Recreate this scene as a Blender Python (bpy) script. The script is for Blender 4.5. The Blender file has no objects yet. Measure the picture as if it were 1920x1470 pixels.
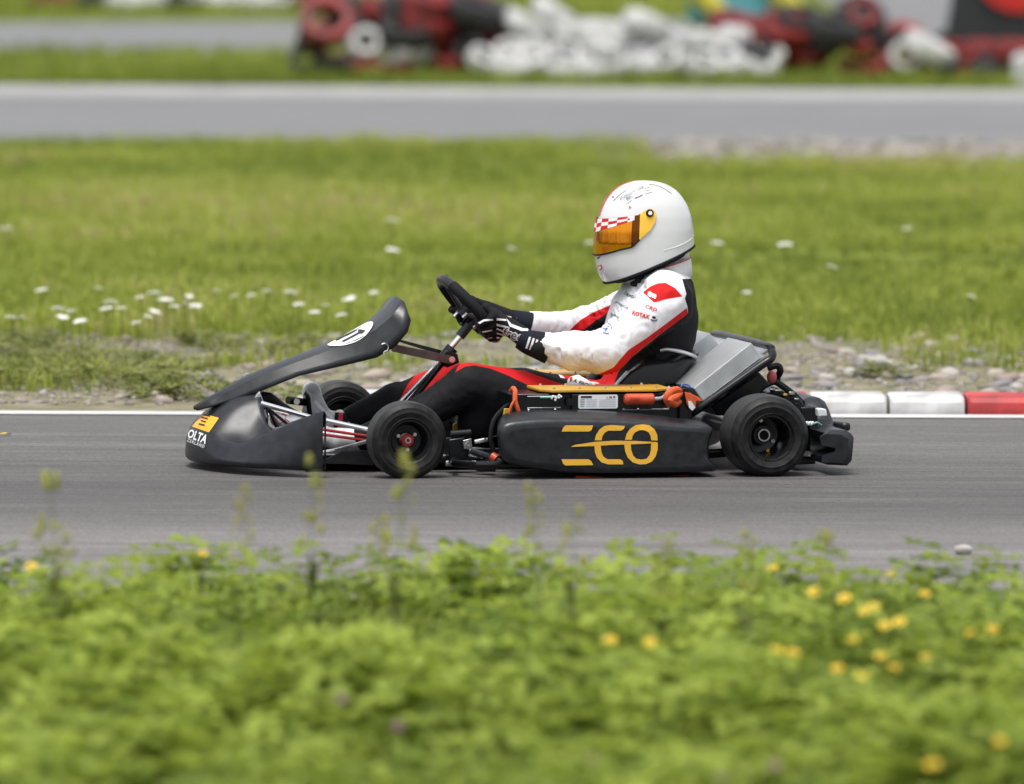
import bpy, bmesh, math, random
import numpy as np
from mathutils import Vector, Matrix, noise
from mathutils.bvhtree import BVHTree
random.seed(7); RNG = np.random.default_rng(11)
SC = bpy.context.scene
COL = SC.collection

# ------------------------------------------------------------------ camera
FPX = 15392.0                       # focal length in pixels of the 1920 px wide photograph (about 290 mm lens)
PITCH = math.atan((735 + 284) / FPX)
ROLL = math.radians(0.30)
CAM = np.array([0.0, -26.0, 2.0])
fwd = np.array([0, math.cos(PITCH), -math.sin(PITCH)])
up0 = np.array([0, math.sin(PITCH), math.cos(PITCH)])
rt0 = np.array([1.0, 0, 0])
rgt = math.cos(ROLL) * rt0 + math.sin(ROLL) * up0
upv = -math.sin(ROLL) * rt0 + math.cos(ROLL) * up0
cam_d = bpy.data.cameras.new('camera'); cam = bpy.data.objects.new('camera', cam_d); COL.objects.link(cam)
cam_d.sensor_fit = 'HORIZONTAL'; cam_d.sensor_width = 36.0; cam_d.lens = 36.0 * FPX / 1920.0
cam_d.clip_start = 0.1; cam_d.clip_end = 5000
cam.matrix_world = Matrix(((rgt[0], upv[0], -fwd[0], CAM[0]), (rgt[1], upv[1], -fwd[1], CAM[1]),
                           (rgt[2], upv[2], -fwd[2], CAM[2]), (0, 0, 0, 1)))
cam_d.dof.use_dof = True; cam_d.dof.focus_distance = 26.25; cam_d.dof.aperture_fstop = 3.1; cam_d.dof.aperture_blades = 9
SC.camera = cam

# ------------------------------------------------------------------ light: bright overcast day
SUN_EL, SUN_AZ = math.radians(74), math.radians(205)     # azimuth measured from +Y clockwise
world = bpy.data.worlds.new('World'); SC.world = world; world.use_nodes = True
wn = world.node_tree.nodes; wl = world.node_tree.links; wn.clear()
wo = wn.new('ShaderNodeOutputWorld'); wb = wn.new('ShaderNodeBackground'); ws = wn.new('ShaderNodeTexSky')
ws.sky_type = 'NISHITA'; ws.sun_disc = False; ws.sun_elevation = SUN_EL; ws.sun_rotation = SUN_AZ
ws.air_density = 1.0; ws.dust_density = 4.0; ws.ozone_density = 1.0
wh = wn.new('ShaderNodeHueSaturation'); wh.inputs['Saturation'].default_value = 0.22     # cloud cover: the blue is veiled
wl.new(ws.outputs[0], wh.inputs['Color']); wl.new(wh.outputs[0], wb.inputs[0]); wl.new(wb.outputs[0], wo.inputs[0])
wb.inputs[1].default_value = 0.125
sun_d = bpy.data.lights.new('sun', 'SUN'); sun = bpy.data.objects.new('sun', sun_d); COL.objects.link(sun)
sun_d.energy = 1.5; sun_d.angle = math.radians(22); sun_d.color = (1.0, 0.965, 0.91)
sd = Vector((math.sin(SUN_AZ) * math.cos(SUN_EL), math.cos(SUN_AZ) * math.cos(SUN_EL), math.sin(SUN_EL)))
sun.rotation_euler = sd.to_track_quat('Z', 'Y').to_euler()
SC.view_settings.view_transform = 'Standard'; SC.view_settings.look = 'None'
SC.view_settings.exposure = 0.80; SC.view_settings.gamma = 1.0; SC.view_settings.use_curve_mapping = False

# ------------------------------------------------------------------ pixel <-> place helpers (author-time measuring)
def ray(px, py): return fwd + (px - 960) / FPX * rgt - (py - 735) / FPX * upv
def G(px, py, z=0.0):
    d = ray(px, py); return CAM + (z - CAM[2]) / d[2] * d
def GD(px, dist, z=0.0):            # ground point in column px at a given distance from the camera
    d = ray(px, 735); return np.array([CAM[0] + d[0] / d[1] * dist, CAM[1] + dist, z])
TH = math.radians(13)
EX = np.array([math.cos(TH), math.sin(TH), 0]); EY = np.array([-math.sin(TH), math.cos(TH), 0]); EZ = np.array([0, 0, 1.0])
ROOT = G(768, 900) + EY * 0.57
def K(px, py, Y):                   # pixel -> kart frame point on the plane at lateral position Y
    d = ray(px, py); t = (Y - (CAM - ROOT) @ EY) / (d @ EY); p = CAM + t * d - ROOT
    return np.array([p @ EX, Y, p[2]])
def PX(V):                          # kart frame points -> pixels
    W = ROOT + V[:, :1] * EX + V[:, 1:2] * EY + V[:, 2:3] * EZ - CAM
    dz = W @ fwd
    return np.stack([960 + FPX * (W @ rgt) / dz, 735 - FPX * (W @ upv) / dz], 1)
CAMK = np.array([(CAM - ROOT) @ EX, (CAM - ROOT) @ EY, CAM[2]])

# ------------------------------------------------------------------ object helpers
OFF = {}
def link(o, parent=None):
    COL.objects.link(o)
    if parent is not None: o.parent = parent
    return o
def tag(o, label=None, cat=None, group=None, kind=None):
    if label: o['label'] = label
    if cat: o['category'] = cat
    if group: o['group'] = group
    if kind: o['kind'] = kind
    return o
def root_of(o):
    while o.parent is not None: o = o.parent
    return o
def make(name, V, Fc, mat, parent=None, smooth=True, bevel=0, auto=35, attrs=None, off=None):
    V = np.asarray(V, dtype=float)
    if off is None: off = OFF.get(root_of(parent).name if parent is not None else None)
    if off is not None: V = V - off
    me = bpy.data.meshes.new(name); me.from_pydata(V.tolist(), [], [tuple(int(i) for i in f) for f in Fc])
    bm = bmesh.new(); bm.from_mesh(me); bmesh.ops.recalc_face_normals(bm, faces=bm.faces); bm.to_mesh(me); bm.free()
    me.materials.append(MAT[mat] if isinstance(mat, str) else mat)
    if attrs:
        for k, a in attrs.items():
            at = me.attributes.new(k, 'FLOAT', 'POINT'); at.data.foreach_set('value', np.asarray(a, dtype=np.float32))
    o = bpy.data.objects.new(name, me); link(o, parent)
    if bevel:
        b = o.modifiers.new('bevel', 'BEVEL'); b.width = bevel; b.segments = 2; b.limit_method = 'ANGLE'; b.angle_limit = math.radians(30)
    if smooth:
        me.polygons.foreach_set('use_smooth', [True] * len(me.polygons))
        if auto: me.set_sharp_from_angle(angle=math.radians(auto))
    return o
def empty(name, loc=(0, 0, 0), rz=0, parent=None):
    o = bpy.data.objects.new(name, None); link(o, parent); o.empty_display_size = 0.1
    o.location = loc; o.rotation_euler = (0, 0, rz); return o
class MB:
    def __init__(s): s.v = []; s.f = []
    def add(s, V, Fc):
        n = len(s.v); s.v.extend([tuple(p) for p in V]); s.f.extend([tuple(i + n for i in f) for f in Fc]); return s
    def build(s, name, mat, parent=None, **k): return make(name, s.v, s.f, mat, parent, **k)
def box(c, size, R=None):
    c = np.asarray(c, float); h = np.asarray(size, float) / 2
    V = np.array([[x, y, z] for x in (-1, 1) for y in (-1, 1) for z in (-1, 1)]) * h
    if R is not None: V = V @ np.asarray(R).T
    return V + c, [(0, 1, 3, 2), (4, 6, 7, 5), (0, 4, 5, 1), (2, 3, 7, 6), (0, 2, 6, 4), (1, 5, 7, 3)]
def rotm(ax, a):
    return np.array(Matrix.Rotation(a, 3, ax))
def smooth_path(P, n=6):
    P = np.asarray(P, float)
    if len(P) < 3: return P
    Q = np.vstack([2 * P[0] - P[1], P, 2 * P[-1] - P[-2]]); out = []
    for i in range(1, len(Q) - 2):
        for t in np.linspace(0, 1, n, endpoint=False):
            a, b, c, d = Q[i - 1], Q[i], Q[i + 1], Q[i + 2]
            out.append(.5 * ((2 * b) + (c - a) * t + (2 * a - 5 * b + 4 * c - d) * t * t + (3 * b - a - 3 * c + d) * t ** 3))
    out.append(P[-1]); return np.array(out)
def tube(P, r, seg=10, closed=False, cap=True, sm=0):
    P = np.asarray(P, float)
    if sm: P = smooth_path(P, sm)
    n = len(P); R = np.full(n, r) if np.isscalar(r) else np.interp(np.linspace(0, 1, n), np.linspace(0, 1, len(r)), r)
    T = np.gradient(P, axis=0) if not closed else np.roll(P, -1, 0) - np.roll(P, 1, 0)
    T /= np.linalg.norm(T, axis=1)[:, None] + 1e-12
    u = np.cross(T[0], [0.13, 0.97, 0.2]); u /= np.linalg.norm(u); V = []
    for i in range(n):
        u = u - T[i] * (u @ T[i]); u /= np.linalg.norm(u); w = np.cross(T[i], u)
        for k in range(seg):
            a = 2 * math.pi * k / seg; V.append(P[i] + R[i] * (math.cos(a) * u + math.sin(a) * w))
    Fc = []
    for i in range(n if closed else n - 1):
        j = (i + 1) % n
        for k in range(seg): Fc.append((i * seg + k, i * seg + (k + 1) % seg, j * seg + (k + 1) % seg, j * seg + k))
    if cap and not closed:
        Fc.append(tuple(range(seg))[::-1]); Fc.append(tuple((n - 1) * seg + k for k in range(seg)))
    return np.array(V), Fc
def lathe_y(prof, c, seg=48):       # profile of (radius, y), axis along Y through c
    V = []; Fc = []; n = len(prof)
    for k in range(seg):
        a = 2 * math.pi * k / seg
        for r, y in prof: V.append((c[0] + r * math.cos(a), c[1] + y, c[2] + r * math.sin(a)))
    for k in range(seg):
        j = (k + 1) % seg
        for i in range(n - 1): Fc.append((k * n + i, k * n + i + 1, j * n + i + 1, j * n + i))
    return np.array(V), Fc
def disc(c, axis, r, h, seg=16):    # short cylinder
    c = np.asarray(c, float); axis = np.asarray(axis, float); axis = axis / np.linalg.norm(axis)
    return tube([c - axis * h / 2, c + axis * h / 2], r, seg)
def ball(c, r, seg=12, rings=8, sc=(1, 1, 1)):
    V = []; Fc = []
    for i in range(rings + 1):
        t = math.pi * i / rings
        for k in range(seg):
            a = 2 * math.pi * k / seg
            V.append((c[0] + r * sc[0] * math.sin(t) * math.cos(a), c[1] + r * sc[1] * math.sin(t) * math.sin(a), c[2] + r * sc[2] * math.cos(t)))
    for i in range(rings):
        for k in range(seg): Fc.append((i * seg + k, (i + 1) * seg + k, (i + 1) * seg + (k + 1) % seg, i * seg + (k + 1) % seg))
    return np.array(V), Fc
def prism(P3, d):                   # closed outline of 3-D points swept by vector d
    P3 = np.asarray(P3, float); n = len(P3); V = np.vstack([P3, P3 + np.asarray(d, float)])
    return V, [tuple(range(n))[::-1], tuple(range(n, 2 * n))] + [(i, (i + 1) % n, n + (i + 1) % n, n + i) for i in range(n)]
def grid_faces(nu, nv, closed_u=False):
    return [(i * nv + j, i * nv + j + 1, ((i + 1) % nu) * nv + j + 1, ((i + 1) % nu) * nv + j)
            for i in range(nu if closed_u else nu - 1) for j in range(nv - 1)]

# ------------------------------------------------------------------ signed-distance shapes -> one continuous surface
class SDF:
    def __init__(s, lo, hi, h):
        s.lo = np.array(lo, float); s.h = h; s.n = np.ceil((np.array(hi) - s.lo) / h).astype(int) + 1
        s.g = np.full(s.n, 1.0, np.float32)
    def _sub(s, lo, hi):
        a = np.clip(np.floor((lo - s.lo) / s.h).astype(int), 0, s.n - 1); b = np.clip(np.ceil((hi - s.lo) / s.h).astype(int) + 1, 1, s.n)
        ax = [s.lo[i] + s.h * np.arange(a[i], b[i]) for i in range(3)]
        return tuple(slice(a[i], b[i]) for i in range(3)), np.meshgrid(*ax, indexing='ij', sparse=True)
    def _mix(s, sl, d, k):
        g = s.g[sl]; d = d.astype(np.float32)
        hh = np.clip(0.5 + 0.5 * (g - d) / k, 0, 1); s.g[sl] = g * (1 - hh) + d * hh - k * hh * (1 - hh)
    def cone(s, a, ra, b, rb, k=0.02, ys=1.0):
        a = np.array(a, float); b = np.array(b, float); m = max(ra, rb) * max(ys, 1) + 0.1
        sl, (X, Y, Z) = s._sub(np.minimum(a, b) - m, np.maximum(a, b) + m)
        ab = b - a; ab2 = ab.copy(); yc = (a[1] + b[1]) / 2
        Yc = (Y - yc) / ys + yc; a2 = a.copy(); b2 = b.copy(); a2[1] = (a[1] - yc) / ys + yc; b2[1] = (b[1] - yc) / ys + yc
        d = b2 - a2; t = np.clip(((X - a2[0]) * d[0] + (Yc - a2[1]) * d[1] + (Z - a2[2]) * d[2]) / max(d @ d, 1e-9), 0, 1)
        q = np.sqrt((X - a2[0] - t * d[0]) ** 2 + (Yc - a2[1] - t * d[1]) ** 2 + (Z - a2[2] - t * d[2]) ** 2)
        s._mix(sl, q - (ra + (rb - ra) * t), k); return s
    def chain(s, pts, k=0.015):
        for (a, ra), (b, rb) in zip(pts, pts[1:]): s.cone(a, ra, b, rb, k)
        return s
    def ell(s, c, r, k=0.02):
        c = np.array(c, float); r = np.array(r, float)
        sl, (X, Y, Z) = s._sub(c - r - 0.1, c + r + 0.1)
        q = np.sqrt(((X - c[0]) / r[0]) ** 2 + ((Y - c[1]) / r[1]) ** 2 + ((Z - c[2]) / r[2]) ** 2)
        s._mix(sl, (q - 1) * r.min(), k); return s
    def mesh(s):
        g = s.g; ins = g < 0; nx, ny, nz = g.shape
        cs = (slice(0, -1), slice(1, None)); cnt = np.zeros((nx - 1, ny - 1, nz - 1), np.int32); pos = np.zeros((nx - 1, ny - 1, nz - 1, 3), np.float32)
        E = []
        for ax in range(3):
            for p in (0, 1):
                for q in (0, 1):
                    c0 = [0, 0, 0]; o = [i for i in range(3) if i != ax]; c0[o[0]] = p; c0[o[1]] = q; c1 = list(c0); c1[ax] = 1; E.append((ax, c0, c1))
        for ax, c0, c1 in E:
            A = g[tuple(cs[i] for i in c0)]; B = g[tuple(cs[i] for i in c1)]; m = (A < 0) != (B < 0)
            t = np.where(m, A / np.where(m, A - B, 1), 0); cnt += m
            for i in range(3): pos[..., i] += np.where(m, c0[i] + (t if i == ax else 0), 0)
        act = cnt > 0; idx = -np.ones(act.shape, np.int64); idx[act] = np.arange(act.sum())
        V = s.lo + s.h * (np.argwhere(act) + pos[act] / cnt[act][:, None]); Fc = []
        for ax in range(3):
            o = [i for i in range(3) if i != ax]
            A = [slice(1, -1)] * 3; A[ax] = slice(0, -1); B = list(A); B[ax] = slice(1, None)
            m = ins[tuple(A)] != ins[tuple(B)]; P = np.argwhere(m)
            if len(P) == 0: continue
            base = P.copy(); base[:, o[0]] += 1; base[:, o[1]] += 1
            def cell(d0, d1):
                c = base.copy(); c[:, o[0]] -= d0; c[:, o[1]] -= d1
                return idx[c[:, 0], c[:, 1], c[:, 2]]
            Q = np.stack([cell(1, 1), cell(0, 1), cell(0, 0), cell(1, 0)], 1); Q = Q[(Q >= 0).all(1)]; Fc.extend(Q.tolist())
        return V, Fc
def vnormals(V, Fc):
    Q = np.array(Fc); n = np.cross(V[Q[:, 2]] - V[Q[:, 0]], V[Q[:, 3]] - V[Q[:, 1]]); N = np.zeros_like(V)
    for i in range(4): np.add.at(N, Q[:, i], n)
    N /= np.linalg.norm(N, axis=1)[:, None] + 1e-12
    c = V.mean(0)
    if ((V - c) * N).sum() < 0: N = -N
    return N
def relax(V, Fc, it=2, lam=0.5):
    Q = np.array(Fc); V = V.copy()
    for _ in range(it):
        S = np.zeros_like(V); n = np.zeros(len(V))
        for i in range(4):
            j = (i + 1) % 4
            np.add.at(S, Q[:, i], V[Q[:, j]]); np.add.at(n, Q[:, i], 1); np.add.at(S, Q[:, j], V[Q[:, i]]); np.add.at(n, Q[:, j], 1)
        V += lam * (S / n[:, None] - V)
    return V
def in_poly_sd(p, poly):            # signed distance, positive inside
    poly = np.asarray(poly, float); x, y = p[:, 0], p[:, 1]; ins = np.zeros(len(p), bool); dm = np.full(len(p), 1e9)
    for i in range(len(poly)):
        a, b = poly[i], poly[(i + 1) % len(poly)]; ab = b - a
        c = ((a[1] > y) != (b[1] > y)) & (x < (b[0] - a[0]) * (y - a[1]) / (b[1] - a[1] + 1e-12) + a[0]); ins ^= c
        t = np.clip(((x - a[0]) * ab[0] + (y - a[1]) * ab[1]) / (ab @ ab + 1e-12), 0, 1)
        dm = np.minimum(dm, np.hypot(x - a[0] - t * ab[0], y - a[1] - t * ab[1]))
    return np.where(ins, dm, -dm)

# ------------------------------------------------------------------ printed marks laid on a surface
def bvh_of(o): 
    off = OFF.get(root_of(o).name, np.zeros(3))
    V = [tuple(np.array(v.co) + off) for v in o.data.vertices]; return BVHTree.FromPolygons(V, [tuple(p.vertices) for p in o.data.polygons])
def lay(name, pts2, faces, bvh, mat, parent, lift=0.0016, maxlen=9.0):
    bm = bmesh.new(); vs = [bm.verts.new((p[0], p[1], 0)) for p in pts2]
    for f in faces:
        try: bm.faces.new([vs[i] for i in f])
        except ValueError: pass
    bmesh.ops.triangulate(bm, faces=bm.faces)
    for _ in range(5):
        e = [e for e in bm.edges if e.calc_length() > maxlen]
        if not e: break
        bmesh.ops.subdivide_edges(bm, edges=e, cuts=1); bmesh.ops.triangulate(bm, faces=bm.faces)
    co = Vector(CAMK); hit = {}; bm.verts.ensure_lookup_table()
    for v in bm.verts:
        d = ray(v.co.x, v.co.y); d = Vector((d @ EX, d @ EY, d[2])).normalized()
        loc, nor, i, dist = bvh.ray_cast(co, d)
        if loc is not None:
            if nor.dot(d) > 0: nor = -nor
            hit[v.index if v.index >= 0 else id(v)] = loc - d * lift + nor * lift
        v.index = v.index
    bm.verts.index_update(); V = []; ix = {}; Fc = []
    for v in bm.verts:
        d = ray(v.co.x, v.co.y); d = Vector((d @ EX, d @ EY, d[2])).normalized()
        loc, nor, i, dist = bvh.ray_cast(co, d)
        if loc is None: continue
        if nor.dot(d) > 0: nor = -nor
        ix[v.index] = len(V); V.append(tuple(loc - d * lift * .5 + nor * lift))
    for f in bm.faces:
        t = [ix.get(v.index) for v in f.verts]
        if None not in t: Fc.append(t)
    bm.free()
    if not Fc: return None
    return make(name, V, Fc, mat, parent, smooth=False)
def text2d(txt, bold=0.0, shear=0.0, spacing=1.0):
    c = bpy.data.curves.new('t', 'FONT'); c.body = txt; c.align_x = 'CENTER'; c.align_y = 'CENTER'; c.offset = bold; c.shear = shear; c.space_character = spacing
    c.resolution_u = 2
    o = bpy.data.objects.new('t', c); COL.objects.link(o); bpy.context.view_layer.update()
    me = bpy.data.meshes.new_from_object(o); V = np.array([v.co[:2] for v in me.vertices]); Fc = [tuple(p.vertices) for p in me.polygons]
    bpy.data.objects.remove(o); bpy.data.meshes.remove(me); bpy.data.curves.remove(c); return V, Fc
def letter(name, txt, cx, cy, size, ang, bvh, mat, parent, sx=1.0, bold=0.02, shear=0.0, spacing=1.0, lift=0.0016):
    V, Fc = text2d(txt, bold, shear, spacing)
    if len(V) == 0: return
    a = math.radians(ang); x = V[:, 0] * size * sx; y = V[:, 1] * size
    P = np.stack([cx + x * math.cos(a) + y * math.sin(a), cy + x * math.sin(a) - y * math.cos(a)], 1)
    return lay(name, P, Fc, bvh, mat, parent, lift=lift)
def patch(name, poly, bvh, mat, parent, lift=0.0012, maxlen=9.0):
    return lay(name, poly, [tuple(range(len(poly)))], bvh, mat, parent, lift, maxlen)
def stroke(P, w):                   # thick polyline as a 2-D outline
    P = np.asarray(P, float); T = np.gradient(P, axis=0); T /= np.linalg.norm(T, axis=1)[:, None]; N = np.stack([-T[:, 1], T[:, 0]], 1) * w / 2
    return np.vstack([P + N, (P - N)[::-1]])
def oval(cx, cy, rx, ry, ang=0, n=24):
    a = np.linspace(0, 2 * math.pi, n, endpoint=False); t = math.radians(ang); x = rx * np.cos(a); y = ry * np.sin(a)
    return np.stack([cx + x * math.cos(t) - y * math.sin(t), cy + x * math.sin(t) + y * math.cos(t)], 1)

# ------------------------------------------------------------------ materials
MAT = {}
def mat(name, col, rough=0.5, metal=0.0, spec=0.5, var=0.0, vscale=8.0, bump=0.0, bscale=60.0, stretch=None, coat=0.0, rvar=0.0, trans=0.0, col2=None, sheen=0.0):
    m = bpy.data.materials.new(name); m.use_nodes = True; nt = m.node_tree; b = nt.nodes['Principled BSDF']; L = nt.links
    b.inputs['Base Color'].default_value = (*col, 1); b.inputs['Roughness'].default_value = rough; b.inputs['Metallic'].default_value = metal
    b.inputs['Specular IOR Level'].default_value = spec; b.inputs['Coat Weight'].default_value = coat; b.inputs['Coat Roughness'].default_value = 0.06
    if sheen: b.inputs['Sheen Weight'].default_value = sheen
    tc = nt.nodes.new('ShaderNodeTexCoord'); src = tc.outputs['Object']
    if stretch:
        mp = nt.nodes.new('ShaderNodeMapping'); mp.inputs['Scale'].default_value = stretch; L.new(src, mp.inputs[0]); src = mp.outputs[0]
    if var or col2 or rvar:
        n = nt.nodes.new('ShaderNodeTexNoise'); n.inputs['Scale'].default_value = vscale; n.inputs['Detail'].default_value = 6; L.new(src, n.inputs['Vector'])
        r = nt.nodes.new('ShaderNodeValToRGB'); r.color_ramp.elements[0].position = 0.32; r.color_ramp.elements[1].position = 0.68
        c2 = col2 or tuple(min(1, c * (1 + var)) for c in col); c1 = col if col2 else tuple(c * (1 - var) for c in col)
        r.color_ramp.elements[0].color = (*c1, 1); r.color_ramp.elements[1].color = (*c2, 1); L.new(n.outputs['Fac'], r.inputs[0]); L.new(r.outputs[0], b.inputs['Base Color'])
        if rvar:
            mr = nt.nodes.new('ShaderNodeMapRange'); mr.inputs['To Min'].default_value = rough - rvar; mr.inputs['To Max'].default_value = rough + rvar
            L.new(n.outputs['Fac'], mr.inputs['Value']); L.new(mr.outputs[0], b.inputs['Roughness'])
    if bump:
        n2 = nt.nodes.new('ShaderNodeTexNoise'); n2.inputs['Scale'].default_value = bscale; n2.inputs['Detail'].default_value = 4; L.new(src, n2.inputs['Vector'])
        bp = nt.nodes.new('ShaderNodeBump'); bp.inputs['Strength'].default_value = bump; bp.inputs['Distance'].default_value = 0.01
        L.new(n2.outputs['Fac'], bp.inputs['Height']); L.new(bp.outputs[0], b.inputs['Normal'])
    MAT[name] = m; return m
def leafmat(name, c1, c2, trans=0.35, attr='tint', c3=None):
    m = bpy.data.materials.new(name); m.use_nodes = True; nt = m.node_tree; L = nt.links; b = nt.nodes['Principled BSDF']; out = nt.nodes['Material Output']
    at = nt.nodes.new('ShaderNodeAttribute'); at.attribute_name = attr
    r = nt.nodes.new('ShaderNodeValToRGB'); r.color_ramp.elements[0].color = (*c1, 1); r.color_ramp.elements[1].color = (*c2, 1)
    if c3: e = r.color_ramp.elements.new(0.93); e.color = (*c2, 1); r.color_ramp.elements[-1].color = (*c3, 1)
    L.new(at.outputs['Fac'], r.inputs[0]); L.new(r.outputs[0], b.inputs['Base Color']); b.inputs['Roughness'].default_value = 0.55; b.inputs['Specular IOR Level'].default_value = 0.3
    tr = nt.nodes.new('ShaderNodeBsdfTranslucent'); L.new(r.outputs[0], tr.inputs[0]); mx = nt.nodes.new('ShaderNodeMixShader'); mx.inputs[0].default_value = trans
    L.new(b.outputs[0], mx.inputs[1]); L.new(tr.outputs[0], mx.inputs[2]); L.new(mx.outputs[0], out.inputs[0]); MAT[name] = m; return m
mat('black_plastic', (.0095, .0115, .0145), .33, spec=.46, var=.45, vscale=30, bump=.08, bscale=300, rvar=.12)
mat('black_paint', (.005, .0055, .007), .26, spec=.35, var=.2, vscale=20, rvar=.08)
mat('dark_metal', (.016, .016, .018), .4, metal=.4, var=.3, vscale=40)
mat('rubber', (.010, .010, .0102), .50, spec=.28, var=.7, vscale=42, bump=.12, bscale=220)
mat('tread_rubber', (.026, .027, .028), .58, var=.3, vscale=45, bump=.25, bscale=320)  # paler than the sidewall: wear plus sky reflection put into the colour
mat('chrome', (.86, .87, .89), .24, metal=1)
mat('steel', (.5, .5, .52), .3, metal=1, var=.2, vscale=60)
mat('aluminium', (.50, .52, .53), .42, metal=.55, var=.16, vscale=14, stretch=(1, 14, 1), rvar=.06)
mat('alu_dull', (.55, .56, .58), .46, metal=1, var=.25, vscale=9, rvar=.08)
mat('red_paint', (.30, .010, .010), .35)
mat('red_print', (.55, .012, .014), .55)
mat('white_print', (.8, .8, .8), .5)
mat('grey_print', (.16, .165, .18), .5)
mat('pale_print', (.5, .51, .53), .5)
mat('black_print', (.012, .012, .014), .5)
mat('blue_print', (.03, .09, .35), .5)
mat('violet_print', (.16, .10, .33), .5)
mat('teal_print', (.2, .5, .42), .5)
mat('yellow_print', (.78, .43, .035), .45, var=.05, vscale=20)
mat('orange_print', (.85, .38, .02), .4, var=.12, vscale=30)
mat('yellow_plate', (.52, .29, .025), .38, var=.08, vscale=20)
mat('yellow_floor', (.58, .36, .03), .5, var=.2, vscale=20)
mat('orange_plastic', (.50, .062, .018), .38, var=.08, vscale=30)
mat('orange_strap', (.60, .095, .022), .7, var=.12, vscale=60, bump=.3, bscale=500)
mat('label_white', (.7, .72, .74), .35)
mat('helmet_white', (.68, .69, .685), .16, coat=.6, var=.015, vscale=5)
mat('visor_gold', (.86, .30, .022), .04, metal=1, bump=.42, bscale=1.0, stretch=(40, 40, 2.0))
mat('visor_dark', (.16, .050, .006), .06, metal=.85, bump=.4, bscale=1.0, stretch=(40, 40, 2.0))
mat('visor_sky_yellow', (.88, .52, .03), .22, coat=.4)
mat('pad_black', (.008, .0085, .010), .75, spec=.2)
mat('cloth_white', (.76, .75, .74), .85, bump=.25, bscale=120)
mat('navy', (.008, .010, .018), .8, spec=.2, bump=.2, bscale=300)
mat('blue_cloth', (.015, .05, .2), .8)
mat('silver_shoe', (.52, .53, .55), .45, var=.25, vscale=30)
mat('glove_black', (.008, .008, .010), .75, spec=.2, bump=.25, bscale=260)
mat('glove_print', (.66, .64, .64), .6, var=.12, vscale=90)
mat('kerb_white', (.48, .475, .465), .55, var=.26, vscale=11, bump=.1, bscale=40)
mat('kerb_red', (.36, .030, .030), .55, var=.4, vscale=7, bump=.1, bscale=40)
mat('line_white', (.52, .52, .52), .7, var=.15, vscale=5, stretch=(.4, 3, 1))
mat('concrete_edge', (.27, .27, .265), .8, var=.15, vscale=1.5)
mat('tyre_white', (.47, .47, .465), .6, var=.25, vscale=6)
mat('tyre_red', (.16, .011, .010), .6, var=.6, vscale=5)
mat('tyre_black', (.018, .018, .020), .7, var=.3, vscale=6)
mat('cyan_vinyl', (.10, .34, .42), .45); mat('yellow_vinyl', (.62, .55, .07), .45); mat('black_vinyl', (.014, .015, .018), .5); mat('red_vinyl', (.5, .015, .01), .45)
mat('grey_sheet', (.30, .31, .33), .55)
leafmat('clover_leaf', (.080, .135, .014), (.33, .41, .062), .42)
leafmat('grass_blade', (.130, .178, .024), (.41, .46, .085), .42, c3=(.42, .36, .17))
leafmat('weed_leaf', (.085, .110, .020), (.27, .29, .09), .35)
mat('stem_green', (.12, .15, .03), .6); mat('seed_head', (.30, .30, .06), .7, var=.3, vscale=60)
mat('petal_white', (.78, .77, .72), .6); mat('petal_yellow', (.75, .50, .02), .55); mat('petal_pink', (.48, .26, .38), .6); mat('flower_eye', (.45, .28, .02), .7)
leafmat('stone', (.15, .14, .125), (.34, .31, .275), 0.0)
def stonemat(name, c): mat(name, c, .85, var=.22, vscale=25, bump=.3, bscale=60)
for i, c in enumerate([(.26, .24, .22), (.34, .29, .24), (.21, .20, .21), (.30, .24, .22), (.38, .36, .33)]): stonemat('stone_%d' % i, c)

def ground_mat(name, stops, scale, stretch=(1, 1, 1), rough=.95, bump=.6, bscale=30, spec=.2):
    m = bpy.data.materials.new(name); m.use_nodes = True; nt = m.node_tree; L = nt.links; b = nt.nodes['Principled BSDF']
    tc = nt.nodes.new('ShaderNodeTexCoord'); mp = nt.nodes.new('ShaderNodeMapping'); mp.inputs['Scale'].default_value = stretch; L.new(tc.outputs['Object'], mp.inputs[0])
    n1 = nt.nodes.new('ShaderNodeTexNoise'); n1.inputs['Scale'].default_value = scale; n1.inputs['Detail'].default_value = 9; n1.inputs['Roughness'].default_value = .65; L.new(mp.outputs[0], n1.inputs['Vector'])
    r = nt.nodes.new('ShaderNodeValToRGB'); cr = r.color_ramp
    while len(cr.elements) < len(stops): cr.elements.new(.5)
    for e, (p, c) in zip(cr.elements, stops): e.position = p; e.color = (*c, 1)
    L.new(n1.outputs['Fac'], r.inputs[0]); L.new(r.outputs[0], b.inputs['Base Color']); b.inputs['Roughness'].default_value = rough; b.inputs['Specular IOR Level'].default_value = spec
    n2 = nt.nodes.new('ShaderNodeTexNoise'); n2.inputs['Scale'].default_value = bscale; n2.inputs['Detail'].default_value = 5; L.new(tc.outputs['Object'], n2.inputs['Vector'])
    bp = nt.nodes.new('ShaderNodeBump'); bp.inputs['Strength'].default_value = bump; bp.inputs['Distance'].default_value = .02; L.new(n2.outputs['Fac'], bp.inputs['Height']); L.new(bp.outputs[0], b.inputs['Normal'])
    MAT[name] = m; return m
ground_mat('meadow', [(.3, (.085, .115, .012)), (.5, (.15, .185, .022)), (.72, (.22, .23, .05))], .9, bump=1.0, bscale=12)
ground_mat('verge_soil', [(.3, (.11, .105, .05)), (.5, (.19, .175, .11)), (.7, (.28, .25, .20))], 6, bump=1.0, bscale=25)
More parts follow.
